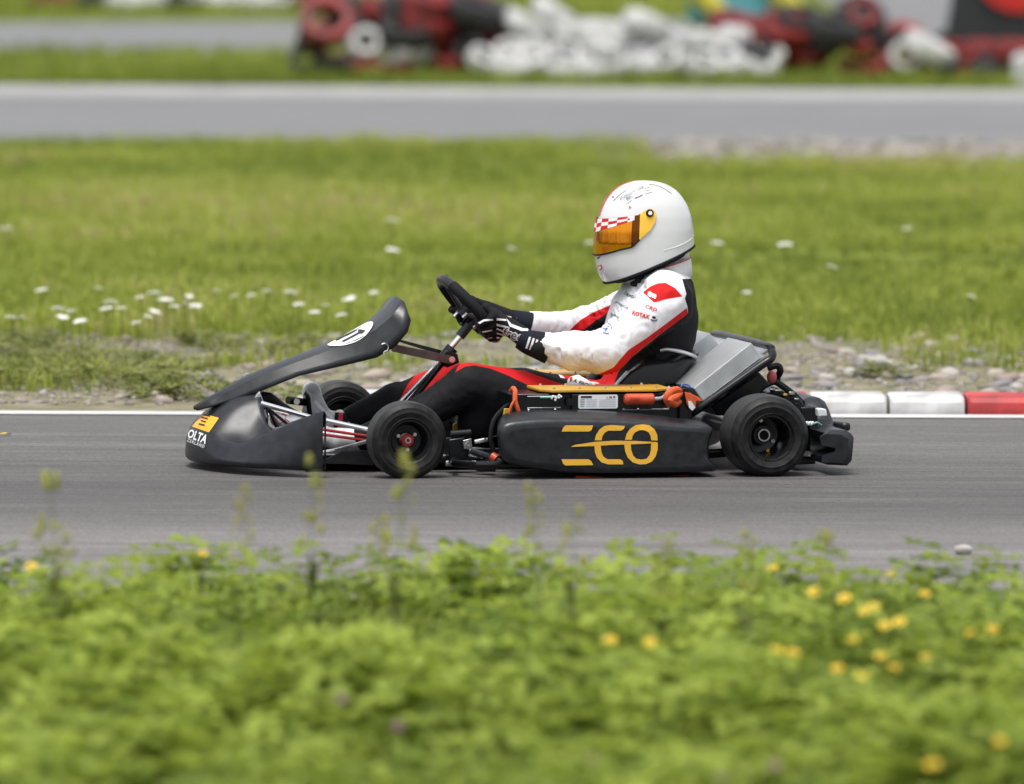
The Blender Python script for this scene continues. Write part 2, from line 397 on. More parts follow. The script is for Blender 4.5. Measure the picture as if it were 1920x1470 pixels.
def asphalt_mat(name, base, streak=(.35, 5, 1), lo=.75, hi=1.25, line=False):
    m = bpy.data.materials.new(name); m.use_nodes = True; nt = m.node_tree; L = nt.links; b = nt.nodes['Principled BSDF']
    tc = nt.nodes.new('ShaderNodeTexCoord'); mp = nt.nodes.new('ShaderNodeMapping'); mp.inputs['Scale'].default_value = streak; L.new(tc.outputs['Object'], mp.inputs[0])
    n1 = nt.nodes.new('ShaderNodeTexNoise'); n1.inputs['Scale'].default_value = 1.0; n1.inputs['Detail'].default_value = 7; n1.inputs['Roughness'].default_value = .6; L.new(mp.outputs[0], n1.inputs['Vector'])
    n2 = nt.nodes.new('ShaderNodeTexNoise'); n2.inputs['Scale'].default_value = 130; n2.inputs['Detail'].default_value = 3; L.new(tc.outputs['Object'], n2.inputs['Vector'])
    n3 = nt.nodes.new('ShaderNodeTexNoise'); n3.inputs['Scale'].default_value = 1.0; n3.inputs['Detail'].default_value = 4; mp3 = nt.nodes.new('ShaderNodeMapping'); mp3.inputs['Scale'].default_value = (1.6, 34, 1); L.new(tc.outputs['Object'], mp3.inputs[0]); L.new(mp3.outputs[0], n3.inputs['Vector'])
    def rng(n, a, c, p=.3, q=.7):
        r = nt.nodes.new('ShaderNodeMapRange'); r.inputs['From Min'].default_value = p; r.inputs['From Max'].default_value = q; r.inputs['To Min'].default_value = a; r.inputs['To Max'].default_value = c; L.new(n.outputs['Fac'], r.inputs[0]); return r.outputs[0]
    def mul(a, c):
        q = nt.nodes.new('ShaderNodeMath'); q.operation = 'MULTIPLY'; L.new(a, q.inputs[0]); L.new(c, q.inputs[1]); return q.outputs[0]
    f = mul(mul(rng(n1, lo, hi), rng(n2, .55, 1.45)), rng(n3, .74, 1.26))
    if line:                        # rubber laid down along the racing line, paler dusty surface towards the near edge
        sx = nt.nodes.new('ShaderNodeSeparateXYZ'); L.new(tc.outputs['Object'], sx.inputs[0]); wob = rng(n1, -.35, .35); ad = nt.nodes.new('ShaderNodeMath'); L.new(sx.outputs['Y'], ad.inputs[0]); L.new(wob, ad.inputs[1])
        cr = nt.nodes.new('ShaderNodeValToRGB'); mr = nt.nodes.new('ShaderNodeMapRange'); mr.inputs['From Min'].default_value = -4.6; mr.inputs['From Max'].default_value = 3.2; L.new(ad.outputs[0], mr.inputs[0]); L.new(mr.outputs[0], cr.inputs[0])
        E_ = cr.color_ramp.elements; E_[0].position = 0; E_[0].color = (1, 1, 1, 1); E_[1].position = 1; E_[1].color = (.62,) * 3 + (1,)
        for p_, q_ in ((.30, .92), (.42, .50), (.50, .46), (.60, .52), (.80, .66)): e_ = E_.new(p_); e_.color = (q_, q_, q_, 1)
        f = mul(f, cr.outputs[0])
    v = nt.nodes.new('ShaderNodeVectorMath'); v.operation = 'SCALE'; v.inputs[0].default_value = base; L.new(f, v.inputs['Scale']); L.new(v.outputs[0], b.inputs['Base Color'])
    b.inputs['Roughness'].default_value = .72; b.inputs['Specular IOR Level'].default_value = .45
    bp = nt.nodes.new('ShaderNodeBump'); bp.inputs['Strength'].default_value = .5; bp.inputs['Distance'].default_value = .004; L.new(n2.outputs['Fac'], bp.inputs['Height']); L.new(bp.outputs[0], b.inputs['Normal'])
    MAT[name] = m
asphalt_mat('asphalt', (.155, .146, .143), line=True); asphalt_mat('asphalt_far', (.15, .151, .155), streak=(.12, 1.2, 1), lo=.85, hi=1.15)

# ================================================================== SETTING
def sheet(name, pts, z, mat_, label=None):
    V = [(p[0], p[1], z) for p in pts]; o = make(name, V, [tuple(range(len(V)))], mat_, smooth=False); tag(o, label, kind='structure'); return o
def strip(name, near, far, z, mat_):        # quads between two polylines of (x, y)
    n = len(near); V = [(p[0], p[1], z) for p in near] + [(p[0], p[1], z) for p in far]
    o = make(name, V, [(i, i + 1, n + i + 1, n + i) for i in range(n - 1)], mat_, smooth=False); tag(o, kind='structure'); return o
sheet('ground', [(-1500, -60), (1500, -60), (1500, 3000), (-1500, 3000)], 0, 'meadow')
# the near track: its far edge runs almost square to the view
e0, e1 = G(0, 775), G(1920, 783); eu = (e1 - e0) / np.linalg.norm(e1 - e0); en = np.array([-eu[1], eu[0], 0])
def EDGE(s, d): return (e0 + e1) / 2 + eu * s + en * d       # s along the edge, d beyond it
near_edge_d = -(e0[1] + e1[1]) / 2 - 4.3
xs = np.linspace(-60, 60, 25)
strip('race_track', [EDGE(s, near_edge_d) for s in xs], [EDGE(s, .10) for s in xs], .004, 'asphalt')
strip('track_edge_line', [EDGE(s, -.13) for s in xs], [EDGE(s, .03) for s in xs], .008, 'line_white')
strip('stony_verge', [EDGE(s, .10) for s in xs], [EDGE(s, 4.4 + .5 * math.sin(s * .7)) for s in xs], .003, 'verge_soil')
# the far track and the one beyond it
def YD(dist): return dist - 26
def far_near(x): return YD(56.3) + .12 * x + .8 * math.sin(x * .25 + 1)
strip('far_track', [(x, YD(56.0) + .10 * x) for x in np.linspace(-60, 60, 21)], [(x, YD(66.3)) for x in np.linspace(-60, 60, 21)], .004, 'asphalt_far')
V, Fc = [], []
for x in np.linspace(-60, 60, 41): V += [(x, YD(66.0), .005), (x, YD(66.15), .03), (x, YD(67.2), .05), (x, YD(67.35), .0)]
tag(make('concrete_kerb_strip', V, grid_faces(41, 4), 'concrete_edge', smooth=False), kind='structure')
strip('third_track', [(x, YD(80.5) + .35 * x * (x < 0)) for x in np.linspace(-60, 2, 9)], [(x, YD(92) + .5 * (x + 8)) for x in np.linspace(-60, 2, 9)], .004, 'asphalt_far')
tag(make('paddock_apron', [(3.7, YD(86), .004), (60, YD(84), .004), (60, YD(190), .004), (4.2, YD(190), .004)], [(0, 1, 2, 3)], 'asphalt_far', smooth=False), kind='structure')
strip('pebble_strip', [(x, YD(52.2) + .25 * math.sin(x)) for x in np.linspace(.6, 60, 30)], [(x, YD(56.0) + .10 * x - .05) for x in np.linspace(.6, 60, 30)], .0035, 'verge_soil')

# kerb: blocks laid end to end along the verge
kerb = tag(empty('kerb', tuple(EDGE(0, 0)), math.atan2(eu[1], eu[0])), 'red and white block kerb along the far edge of the near track', 'kerb')
def kerb_mesh(L, m):
    pr = [(0, 0), (0, .045), (.012, .060), (.045, .067), (.22, .069), (.235, .06), (.235, 0)]
    V = []
    for x in (0, .010, L - .010, L):
        k = .006 if x in (0, L) else 0
        V += [(x, y + (k if i < 4 else -k), z - (k if z > 0 else 0)) for i, (y, z) in enumerate(pr)]
    Fc = grid_faces(4, 7) + [tuple(range(7)), tuple(range(21, 28))]
    me_o = make('kerb_block', V, Fc, m); me = me_o.data; bpy.data.objects.remove(me_o); return me
blk = .276; km = {c: kerb_mesh(blk - .012, 'kerb_' + c) for c in ('white', 'red')}
s_red = (G(1815, 781) - (e0 + e1) / 2) @ eu
for i in range(-9, 14):
    c = 'red' if i % 4 in (0, 1) and i > -7 else 'white'
    if s_red + i * blk < (G(505, 779) - (e0 + e1) / 2) @ eu: continue
    o = bpy.data.objects.new('kerb_block', km[c]); link(o, kerb); o.location = (s_red + i * blk, .05 + random.uniform(-.004, .004), .004); o.rotation_euler = (0, 0, random.uniform(-.006, .006))

# ------------------------------------------------------------------ scattered growth
def cloud(name, templates, pos, rot, scl, tint, mat_, kind='stuff', label=None, spread=.18):
    Vs, Fs, Ts = [], [], []; base = 0; n = len(pos); which = RNG.integers(0, len(templates), n)
    for t, (TV, TF) in enumerate(templates):
        ix = np.where(which == t)[0]
        if not len(ix): continue
        TV = np.asarray(TV); TF = np.asarray(TF); c, s = np.cos(rot[ix]), np.sin(rot[ix])
        P = TV[None] * scl[ix][:, None, None]
        X = P[..., 0] * c[:, None] - P[..., 1] * s[:, None]; Y = P[..., 0] * s[:, None] + P[..., 1] * c[:, None]
        Q = np.stack([X, Y, P[..., 2]], -1) + pos[ix][:, None, :]
        Vs.append(Q.reshape(-1, 3)); m = len(TV)
        Fs.append((TF[None] + (base + np.arange(len(ix)) * m)[:, None, None]).reshape(-1, TF.shape[1])); base += m * len(ix)
        Ts.append((tint[ix][:, None] + RNG.uniform(-spread, spread, (len(ix), m // 15 + 1)).repeat(15, 1)[:, :m]).reshape(-1))
    V = np.concatenate(Vs).astype(np.float32); Fc = np.concatenate(Fs).astype(np.int32); T = np.clip(np.concatenate(Ts), 0, 1).astype(np.float32)
    me = bpy.data.meshes.new(name); me.vertices.add(len(V)); me.vertices.foreach_set('co', V.ravel()); me.loops.add(Fc.size); me.loops.foreach_set('vertex_index', Fc.ravel())
    me.polygons.add(len(Fc)); me.polygons.foreach_set('loop_start', np.arange(0, Fc.size, Fc.shape[1], dtype=np.int32)); me.update(calc_edges=True)
    at = me.attributes.new('tint', 'FLOAT', 'POINT'); at.data.foreach_set('value', T); me.materials.append(MAT[mat_])
    o = bpy.data.objects.new(name, me); link(o); tag(o, label, kind=kind); return o
def tri_blade(p, az, h, w, bend):
    d = np.array([math.cos(az), math.sin(az), 0]); s = np.array([-d[1], d[0], 0]); p = np.array(p)
    a = p + d * bend * .25 * h + np.array([0, 0, h * .6]); t = p + d * bend * h + np.array([0, 0, h * (1 - .3 * bend)])
    V = [p - s * w, p + s * w, a + s * w * .7, p - s * w, a + s * w * .7, a - s * w * .7, a - s * w * .7, a + s * w * .7, t]
    return V, [(0, 1, 2), (3, 4, 5), (6, 7, 8)]
def tuft(nb, h, w, spread, bend):
    V, Fc = [], []
    for _ in range(nb):
        v, f = tri_blade((random.gauss(0, spread), random.gauss(0, spread), 0), random.uniform(0, 6.3), h * random.uniform(.5, 1.1), w * random.uniform(.7, 1.3), random.uniform(.1, bend))
        Fc += [tuple(i + len(V) for i in q) for q in f]; V += v
    return np.array(V), Fc
def trefoil(c, r, tilt, az):
    V, Fc = [], []; R = rotm('Z', az) @ rotm('Y', tilt); lob = [random.uniform(.8, 1.15) for _ in range(3)]
    for k in range(3):
        a = 2.094 * k; d = np.array([math.cos(a), math.sin(a), 0]); s = np.array([-d[1], d[0], 0]); rr = r * lob[k]
        P = [np.zeros(3), d * rr * .62 + s * rr * .42 + [0, 0, rr * .20], d * rr, d * rr * .62 - s * rr * .42 + [0, 0, rr * .20]]
        n = len(V); V += [R @ p + c for p in P]; Fc += [(n, n + 1, n + 2), (n, n + 2, n + 3)]
    return V, Fc
def clover_clump(nl, H, r, sp):
    V, Fc = [], []
    for _ in range(nl):
        h = H * random.uniform(.3, 1.05); az = random.uniform(0, 6.3); rad = abs(random.gauss(0, sp)); c = np.array([math.cos(az) * rad, math.sin(az) * rad, h])
        v, f = trefoil(c, r * random.uniform(.7, 1.25), random.uniform(-.5, .5), az); Fc += [tuple(i + len(V) for i in q) for q in f]; V += v
        n = len(V); b = np.array([c[0] * .3, c[1] * .3, 0]); V += [b + [.0012, 0, 0], b - [.0012, 0, 0], c]; Fc.append((n, n + 1, n + 2))
    return np.array(V), Fc
def wedge(d0, d1, margin, dens, pow_=1.0):   # ground points between two distances, as wide as the view plus a margin
    n = int((d1 - d0) * (2 * margin + 1920 / FPX * (d0 + d1) / 2) * dens)
    d = d0 + (d1 - d0) * RNG.random(n) ** pow_; w = 960 / FPX * d + margin; x = RNG.uniform(-1, 1, n) * w
    return np.stack([x, d - 26, np.zeros(n)], 1)
def patchy(P, f, seed): return np.array([noise.noise((p[0] * f, p[1] * f, seed)) for p in P])
# near bank of clover
lip = -5.05
T1 = [clover_clump(8, .14, .038, .06) for _ in range(6)] + [clover_clump(7, .20, .046, .065) for _ in range(5)]
P = wedge(14.6, 21.45, 1.3, 215); P[:, 2] += .0
k = patchy(P, 1.6, 3.1); P = P[P[:, 1] < lip + .25 * patchy(P, 1.1, 9.0)]; k = patchy(P, 1.6, 3.1); n = len(P)
cloud('clover_bank', T1, P, RNG.uniform(0, 6.3, n), np.clip(.85 + .75 * k + RNG.uniform(-.25, .25, n), .3, 1.6), np.clip(.5 + .9 * k + RNG.normal(0, .2, n), 0, 1), 'clover_leaf', label='green clover growing on the near bank', spread=.36)
T2 = [tuft(8, .17, .0022, .02, .9) for _ in range(5)]
P = wedge(15, 21.6, 1.3, 80); P = P[P[:, 1] < lip + .12 + .25 * patchy(P, 1.1, 9.0)]; n = len(P)
cloud('bank_grass', T2, P, RNG.uniform(0, 6.3, n), RNG.uniform(.6, 1.3, n), RNG.uniform(.3, 1, n), 'grass_blade', label='thin grass among the clover on the near bank')
# the meadow between the tracks
T3 = [tuft(11, .085, .0035, .035, 1.0) for _ in range(6)]; T3b = [tuft(12, .10, .0040, .045, 1.1) for _ in range(4)]
P = wedge(33.4, 56.2, 2.2, 75); P = P[P[:, 1] < YD(55.9) + .10 * P[:, 0]]
P = P[~((P[:, 0] > .9) & (P[:, 1] > YD(52.4)))]; k = 1.3 * patchy(P * np.array([.5, 1.3, 1]), .55, 5.5) + .6 * patchy(P, 1.7, 2.0); n = len(P)
cloud('meadow_grass', T3, P, RNG.uniform(0, 6.3, n), np.clip(1 + .5 * k + RNG.uniform(-.3, .3, n), .4, 1.9), np.clip(.52 + .62 * k + RNG.normal(0, .16, n), 0, 1), 'grass_blade', label='mown meadow grass between the two tracks')
P = wedge(29.9, 37.5, 2.2, 60); k = patchy(P, .7, 1.3) - .12 * (P[:, 0] + .3) - .3 * np.exp(-((P[:, 0] + .2) / 1.0) ** 2) * (P[:, 1] < YD(33)); keep = (k > .05) | (P[:, 1] > YD(33.2)); P = P[keep]; k = k[keep]; n = len(P)
cloud('verge_grass', T3b, P, RNG.uniform(0, 6.3, n), np.clip(.7 + .55 * k + RNG.uniform(-.2, .3, n), .25, 1.5), np.clip(.5 + .5 * k + RNG.normal(0, .2, n), 0, 1), 'grass_blade', label='rough grass on the verge behind the kerb')
T4 = [clover_clump(8, .05, .03, .06) for _ in range(5)]
P = wedge(29.5, 33.8, 2.2, 105); k = patchy(P, 1.3, 7.7) - .16 * (P[:, 0] + .2) - .45 * np.exp(-((P[:, 0] + .2) / .9) ** 2); P = P[k > .10]; n = len(P)
P = P[((P - np.array((e0 + e1) / 2)) @ en) > .38]; n = len(P)
cloud('verge_weeds', T4, P, RNG.uniform(0, 6.3, n), RNG.uniform(.5, 1.2, n), RNG.uniform(.2, 1, n), 'weed_leaf', label='low leafy weeds among the verge stones')
# grass between and behind the far tracks
P = wedge(67.9, 80, 4, 22); P = P[P[:, 1] < YD(80.3) + .35 * P[:, 0] * (P[:, 0] < 0)]; n = len(P)
cloud('far_grass', [tuft(8, .16, .009, .06, 1.0) for _ in range(4)], P, RNG.uniform(0, 6.3, n), RNG.uniform(.6, 1.3, n), np.clip(.28 + .4 * patchy(P, .3, 4), 0, 1), 'grass_blade', label='grass strip beyond the far track')
P = wedge(84, 118, 5, 12); P = P[(P[:, 1] > YD(92.3) + .5 * (P[:, 0] + 8)) & (P[:, 0] < 3.9) | (P[:, 0] > 2.2) & (P[:, 0] < 3.6)]; n = len(P)
cloud('distant_grass', [tuft(8, .2, .012, .08, 1.0) for _ in range(4)], P, RNG.uniform(0, 6.3, n), RNG.uniform(.6, 1.4, n), np.clip(.4 + .4 * patchy(P, .3, 8), 0, 1), 'grass_blade', label='distant grass beyond the third track')
# stones of the verge
def stone_mesh(i):
    bm = bmesh.new(); bmesh.ops.create_icosphere(bm, subdivisions=2, radius=1); s = i * 3.7
    for v in bm.verts: v.co = v.co * (1 + .28 * noise.noise(v.co * 1.3 + Vector((s, s, 0)))); v.co.z *= .5; v.co.x *= 1.25
    me = bpy.data.meshes.new('stone'); bm.to_mesh(me); bm.free(); me.materials.append(MAT['stone_%d' % (i % 5)]); me.polygons.foreach_set('use_smooth', [True] * len(me.polygons)); return me
SM = [stone_mesh(i) for i in range(10)]
verge = bpy.data.objects['stony_verge']; cnt = 0; tries = 0
while cnt < 290 and tries < 6000:
    tries += 1; px = random.uniform(-60, 1980); d = random.uniform(29.45, 33.6); p = GD(px, d)
    q = .5 + 1.0 * noise.noise((p[0] * .9, p[1] * .9, 4.2)) + .5 * math.exp(-((px - 650) / 320) ** 2) + .25 * (px > 1430) - .6 * (px < 230) - .12 * (d - 30)
    if random.random() > q or (p - (e0 + e1) / 2) @ en < .36: continue
    o = bpy.data.objects.new('stone', random.choice(SM)); link(o, verge); s = random.uniform(.015, .042) * (1.2 if random.random() < .15 else 1)
    o.location = (p[0], p[1], s * .22); o.scale = (s, s, s * random.uniform(.8, 1.2)); o.rotation_euler = (random.uniform(-.2, .2), random.uniform(-.2, .2), random.uniform(0, 6.3)); cnt += 1
bm = bmesh.new(); bmesh.ops.create_icosphere(bm, subdivisions=1, radius=1); pv = np.array([v.co[:] for v in bm.verts]); pf = [tuple(v.index for v in f.verts) for f in bm.faces]; bm.free()
PT = [(pv * np.array([1.2, 1, .6]) * (1 + RNG.normal(0, .13, (len(pv), 1))), pf) for _ in range(5)]
P = wedge(29.3, 33.8, 2.2, 130); P = P[((P - np.array((e0 + e1) / 2)) @ en) > .3]; P[:, 2] = .006; n = len(P)
cloud('verge_gravel', PT, P, RNG.uniform(0, 6.3, n), RNG.uniform(.006, .017, n), RNG.uniform(0, 1, n), 'stone', label='loose gravel on the verge behind the kerb')
P = wedge(52.3, 56.8, 2.5, 60); P = P[(P[:, 0] > .8 + .3 * np.sin(P[:, 1] * 3)) & (P[:, 1] < YD(56.0) + .1 * P[:, 0])]; P[:, 2] = .015; n = len(P)
cloud('pebbles', PT, P, RNG.uniform(0, 6.3, n), RNG.uniform(.012, .05, n), RNG.uniform(.2, 1, n), 'stone', label='pale pebbles beside the far track')

ORD = 'first second third fourth fifth sixth seventh eighth ninth tenth eleventh twelfth thirteenth fourteenth fifteenth sixteenth seventeenth eighteenth nineteenth twentieth'.split()
TENS = {2: 'twenty', 3: 'thirty', 4: 'forty', 5: 'fifty'}
def nth(i):                         # 0 -> first
    if i < 20: return ORD[i]
    t, u = divmod(i + 1, 10); return TENS[t] + '-' + ORD[u - 1] if u else {3: 'thirtieth', 4: 'fortieth', 5: 'fiftieth'}[t]
# ------------------------------------------------------------------ flowers and stalks, each its own plant
def flat_head(r, n, h=.006):        # an umbel: a shallow dome of small florets
    m = MB()
    for _ in range(n):
        a = random.uniform(0, 6.3); q = r * math.sqrt(random.random()); m.add(*ball((q * math.cos(a), q * math.sin(a), h * (1 - (q / r) ** 2)), r * .26, 6, 4, (1, 1, .6)))
    return m
def mesh_only(m, mat_):
    o = m.build('tmp', mat_); me = o.data; bpy.data.objects.remove(o); return me
def stem_mesh(h, r): return mesh_only(MB().add(*tube([(0, 0, 0), (.004, .003, h * .5), (0, 0, h)], [r, r * .7], 5)), 'stem_green')
yar = [mesh_only(flat_head(.042, 22), 'petal_white') for _ in range(3)]; yst = stem_mesh(.2, .003)
wf = [(227,578),(199,578),(108,578),(290,550),(355,555),(262,557),(348,568),(310,562),(207,567),(133,583),(184,540),(78,543),(40,594),(118,595),(150,602),(255,605),(278,593),(290,584),(366,573),(327,574),(405,545),(20,595),(438,555),(735,412),(735,468),(958,465),(1345,455),(1472,458),(1400,548),(544,548),(610,572),(655,560),(700,548),(470,553),(590,585),(500,545),(560,570),(640,590),(12,428),(1110,455),(1230,520),(1700,428),(1560,500),(985,560),(1820,555)]
wf.sort()
for i, (px, py) in enumerate(wf):
    base = G(px, py + 62 + (0 if py > 500 else 25)); dd = base[1] + 26; h = CAM[2] - (py + 284 - (px - 960) * math.tan(ROLL)) * dd / FPX
    h = min(max(h, .07), .4)
    o = empty('white_flower', tuple(base)); tag(o, nth(i) + ' white meadow flower counted from the left edge', 'flower', 'white flowers in the meadow')
    s = bpy.data.objects.new('stem', yst); link(s, o); s.scale = (1, 1, h / .2)
    c = bpy.data.objects.new('flower_head', yar[i % 3]); link(c, o); c.location = (0, 0, h); c.rotation_euler = (random.uniform(-.25, .25), random.uniform(-.25, .25), random.uniform(0, 6)); q = random.uniform(.4, .8) * dd / 38; c.scale = (q, q, q)
def daisy(r, n, z=0):
    m = MB()
    for k in range(n):
        a = 6.283 * k / n; d = np.array([math.cos(a), math.sin(a), 0]); s = np.array([-d[1], d[0], 0]); q = random.uniform(.9, 1.05)
        V = [d * r * .15, d * r * .6 + s * r * .26 + [0, 0, r * .12], d * r * q + [0, 0, r * .22], d * r * .6 - s * r * .26 + [0, 0, r * .12]]; m.add(V, [(0, 1, 2), (0, 2, 3)])
    return m
ymesh = mesh_only(daisy(.019, 7), 'petal_yellow'); eye = mesh_only(MB().add(*ball((0, 0, .003), .0055, 8, 5, (1, 1, .6))), 'flower_eye')
yf = [(1530,1113),(1587,1125),(1640,1143),(1622,1150),(1690,1170),(1662,1176),(1603,1203),(1655,1235),(1575,1258),(1680,1256),(1620,1272),(1865,1183),(1822,1190),(1737,1117),(1453,1068),(1672,1078),(1222,1208),(1147,1205),(1490,1228),(1460,1223),(1740,1236),(1880,1396),(1755,1440),(380,1040),(60,1065)]
yf.sort()
for i, (px, py) in enumerate(yf):
    d = (CAM[2] - .25) * FPX / (py + 284 - (px - 960) * math.tan(ROLL)); d = min(d, 20.9); z = max(.12, CAM[2] - (py + 284 - (px - 960) * math.tan(ROLL)) * d / FPX); b = GD(px, d)
    o = empty('yellow_flower', (b[0], b[1], 0)); tag(o, nth(i) + ' yellow flower from the left on the near clover bank', 'flower', 'yellow flowers on the near bank')
    s = bpy.data.objects.new('stem', yst); link(s, o); s.scale = (.6, .6, z / .2)
    c = bpy.data.objects.new('petals', ymesh); link(c, o); c.location = (0, 0, z); q = random.uniform(.6, 1.05); c.scale = (q, q, q); c.rotation_euler = (.5 + random.uniform(-.2, .3), random.uniform(-.3, .3), 0)
    e = bpy.data.objects.new('flower_eye', eye); link(e, c)
pm = MB()
for _ in range(46):
    a, t = random.uniform(0, 6.3), random.uniform(0, 1.9); d = np.array([math.sin(t) * math.cos(a), math.sin(t) * math.sin(a), math.cos(t)]); pm.add(*tube([d * .004, d * .013], [.0022, .0006], 4))
pmesh = mesh_only(pm, 'petal_pink')
for i, (px, py) in enumerate([(180, 1222), (642, 1320), (749, 1371), (1117, 1430), (1358, 1462), (1458, 1442)]):
    d = (CAM[2] - .25) * FPX / (py + 284); b = GD(px, d); o = empty('pink_clover_flower', (b[0], b[1], 0)); tag(o, nth(i) + ' pink clover blossom from the left on the near bank', 'flower', 'pink clover blossoms on the near bank')
    s = bpy.data.objects.new('stem', yst); link(s, o); s.scale = (.6, .6, 1.25); c = bpy.data.objects.new('flower_head', pmesh); link(c, o); c.location = (0, 0, .25)
def stalk_mesh(i):
    st = MB(); hd = MB(); lvs = []; h = .5; lean = random.uniform(-.05, .05)
    Pp = np.array([(0, 0, 0), (lean * .3, .01, h * .4), (lean, 0, h)]); st.add(*tube(Pp, [.0028, .0012], 5, sm=4))
    for k in range(16):
        t = random.uniform(.66, 1.0); a = random.uniform(0, 6.3); q = .028 * (1.15 - t) * 2 + .006
        c = np.array([lean * t + q * math.cos(a), q * math.sin(a), h * t]); hd.add(*ball(c, random.uniform(.005, .010), 6, 4, (1, 1, 1.3)))
    for k in range(5):
        z = h * random.uniform(.08, .6); a = random.uniform(0, 6.3); v, f = tri_blade((lean * .4, 0, z), a, .09, .008, 1.0); q = MB(); q.add(v, f); lvs.append(mesh_only(q, 'stem_green'))
    return mesh_only(st, 'stem_green'), mesh_only(hd, 'seed_head'), lvs
ST = [stalk_mesh(i) for i in range(4)]
wd = [(440, 905, 'yellowish weed stalk in front of the nose fairing'), (588, 856, 'tall yellowish weed stalk left of the near front wheel'), (735, 850, 'tall weed stalk in front of the near front wheel'), (103, 890, 'pale weed stalk at the far left before the track'),
      (1022, 905, 'weed stalk in front of the sidepod'), (1076, 955, 'short weed stalk below the sidepod lettering'), (1395, 995, 'short weed stalk below the rear wheel'), (1572, 1000, 'short weed stalk below the rear bumper'), (690, 965, 'short weed stalk below the near front wheel'), (120, 1005, 'short weed stalk at the left edge of the bank'), (1240, 1015, 'short weed stalk at the edge of the bank under the sidepod end')]
for i, (px, py, lab) in enumerate(wd):
    d = 18.9 + random.uniform(-.6, .5); b = GD(px, d); z = CAM[2] - (py + 284 - (px - 960) * math.tan(ROLL)) * d / FPX
    o = empty('weed_stalk', (b[0], b[1], 0), random.uniform(0, 6.3)); tag(o, lab, 'weed', 'weed stalks on the near bank'); a, c, l = ST[i % 4]
    w_ = random.uniform(.8, 1.1)
    for nm, me in [('stem', a), ('seed_head', c)] + [('leaf', m_) for m_ in l]:
        q = bpy.data.objects.new(nm, me); link(q, o); q.scale = (w_, w_, z / .5)
        if nm == 'seed_head': q['kind'] = 'stuff'

# ------------------------------------------------------------------ tyre barrier and things beyond the far track
def tyre_mesh(R, w, m):
    r = R * .56; h = w / 2
    pr = [(r, -h * .55), (r * 1.08, -h * .85), (R * .80, -h), (R * .93, -h * .88), (R, -h * .45), (R, h * .45), (R * .93, h * .88), (R * .80, h), (r * 1.08, h * .85), (r, h * .55)]
    V, Fc = lathe_y(pr, (0, 0, 0), 26); V = V[:, [0, 2, 1]]; Fc = Fc + [(k * 10 + 9, k * 10, ((k + 1) % 26) * 10, ((k + 1) % 26) * 10 + 9) for k in range(26)]
    o = make('tyre', V, Fc, m); me = o.data; bpy.data.objects.remove(o); return me
TY = {(k, c): tyre_mesh(.145 if k == 'kart' else .245, .125 if k == 'kart' else .18, 'tyre_' + c) for k in ('kart', 'car') for c in ('white', 'red', 'black')}
HEAP = []
def tyre(px, py, kind, c, dist=70.5, tilt=(0, 0), label=None, group=None, where=None):
    z = CAM[2] - (py + 284 - (px - 960) * math.tan(ROLL)) * dist / FPX; b = GD(px, dist)
    hh = (.08 if kind == 'kart' else .095); s = abs(math.sin(tilt[0])) + abs(math.sin(tilt[1])); z = max(z, hh + s * (.145 if kind == 'kart' else .245) * .8)
    o = bpy.data.objects.new(kind + '_tyre', TY[(kind, c)]); link(o); o.location = (b[0], b[1], z); o.rotation_euler = (tilt[0], tilt[1], random.uniform(0, 6.3)) if not tilt[0] else (tilt[0], tilt[1], 0)
    col = {'white': 'white painted', 'red': 'dark red painted', 'black': 'black'}[c]
    tag(o, label or {'white': 'white painted tyre heaped in the barrier behind the driver', 'red': 'dark red painted tyre heaped in the barrier beyond the far track', 'black': 'black tyre heaped in the barrier beyond the far track'}[c], 'tyre', group or {'white': 'white tyres of the barrier', 'red': 'red tyres of the barrier', 'black': 'black tyres of the barrier'}[c])
    HEAP.append((where, c, px, o)); return o
# white heap
for row, (py, x0, x1, st) in enumerate([(150, 950, 1465, 56), (126, 900, 1455, 58), (100, 950, 1450, 60)]):
    x = x0
    while x < x1:
        tyre(x + random.uniform(-10, 10), py + random.uniform(-7, 7), 'kart', 'white', 70.3 + row * .16 + random.uniform(-.1, .1), (random.uniform(.0, .75), random.uniform(-.5, .5)), where='in the ' + ('bottom', 'second', 'third')[row] + ' row of the white heap'); x += st * random.uniform(.85, 1.15)
for px, py, t in [(985, 52, .55), (1040, 30, .6), (1080, 62, .15), (1130, 58, .1), (1180, 66, .2), (1210, 52, .45), (1250, 78, .3), (1330, 78, .15), (1390, 72, .2), (1120, 84, .1), (1010, 84, .2)]:
    tyre(px, py, 'car', 'white', 70.7 + random.uniform(0, .4), (random.uniform(-.3, 0), t), where='among the large tyres on top of the white heap')
for i in range(18):  # black filler tyres added behind so the gaps look dark
    tyre(945 + i * 30 + random.uniform(-8, 8), 118 + random.uniform(-25, 25), 'kart', 'black', 71.2 + random.uniform(0, .2), (random.uniform(-.3, .3), random.uniform(-.3, .3)), where='added behind the white heap to darken its gaps')
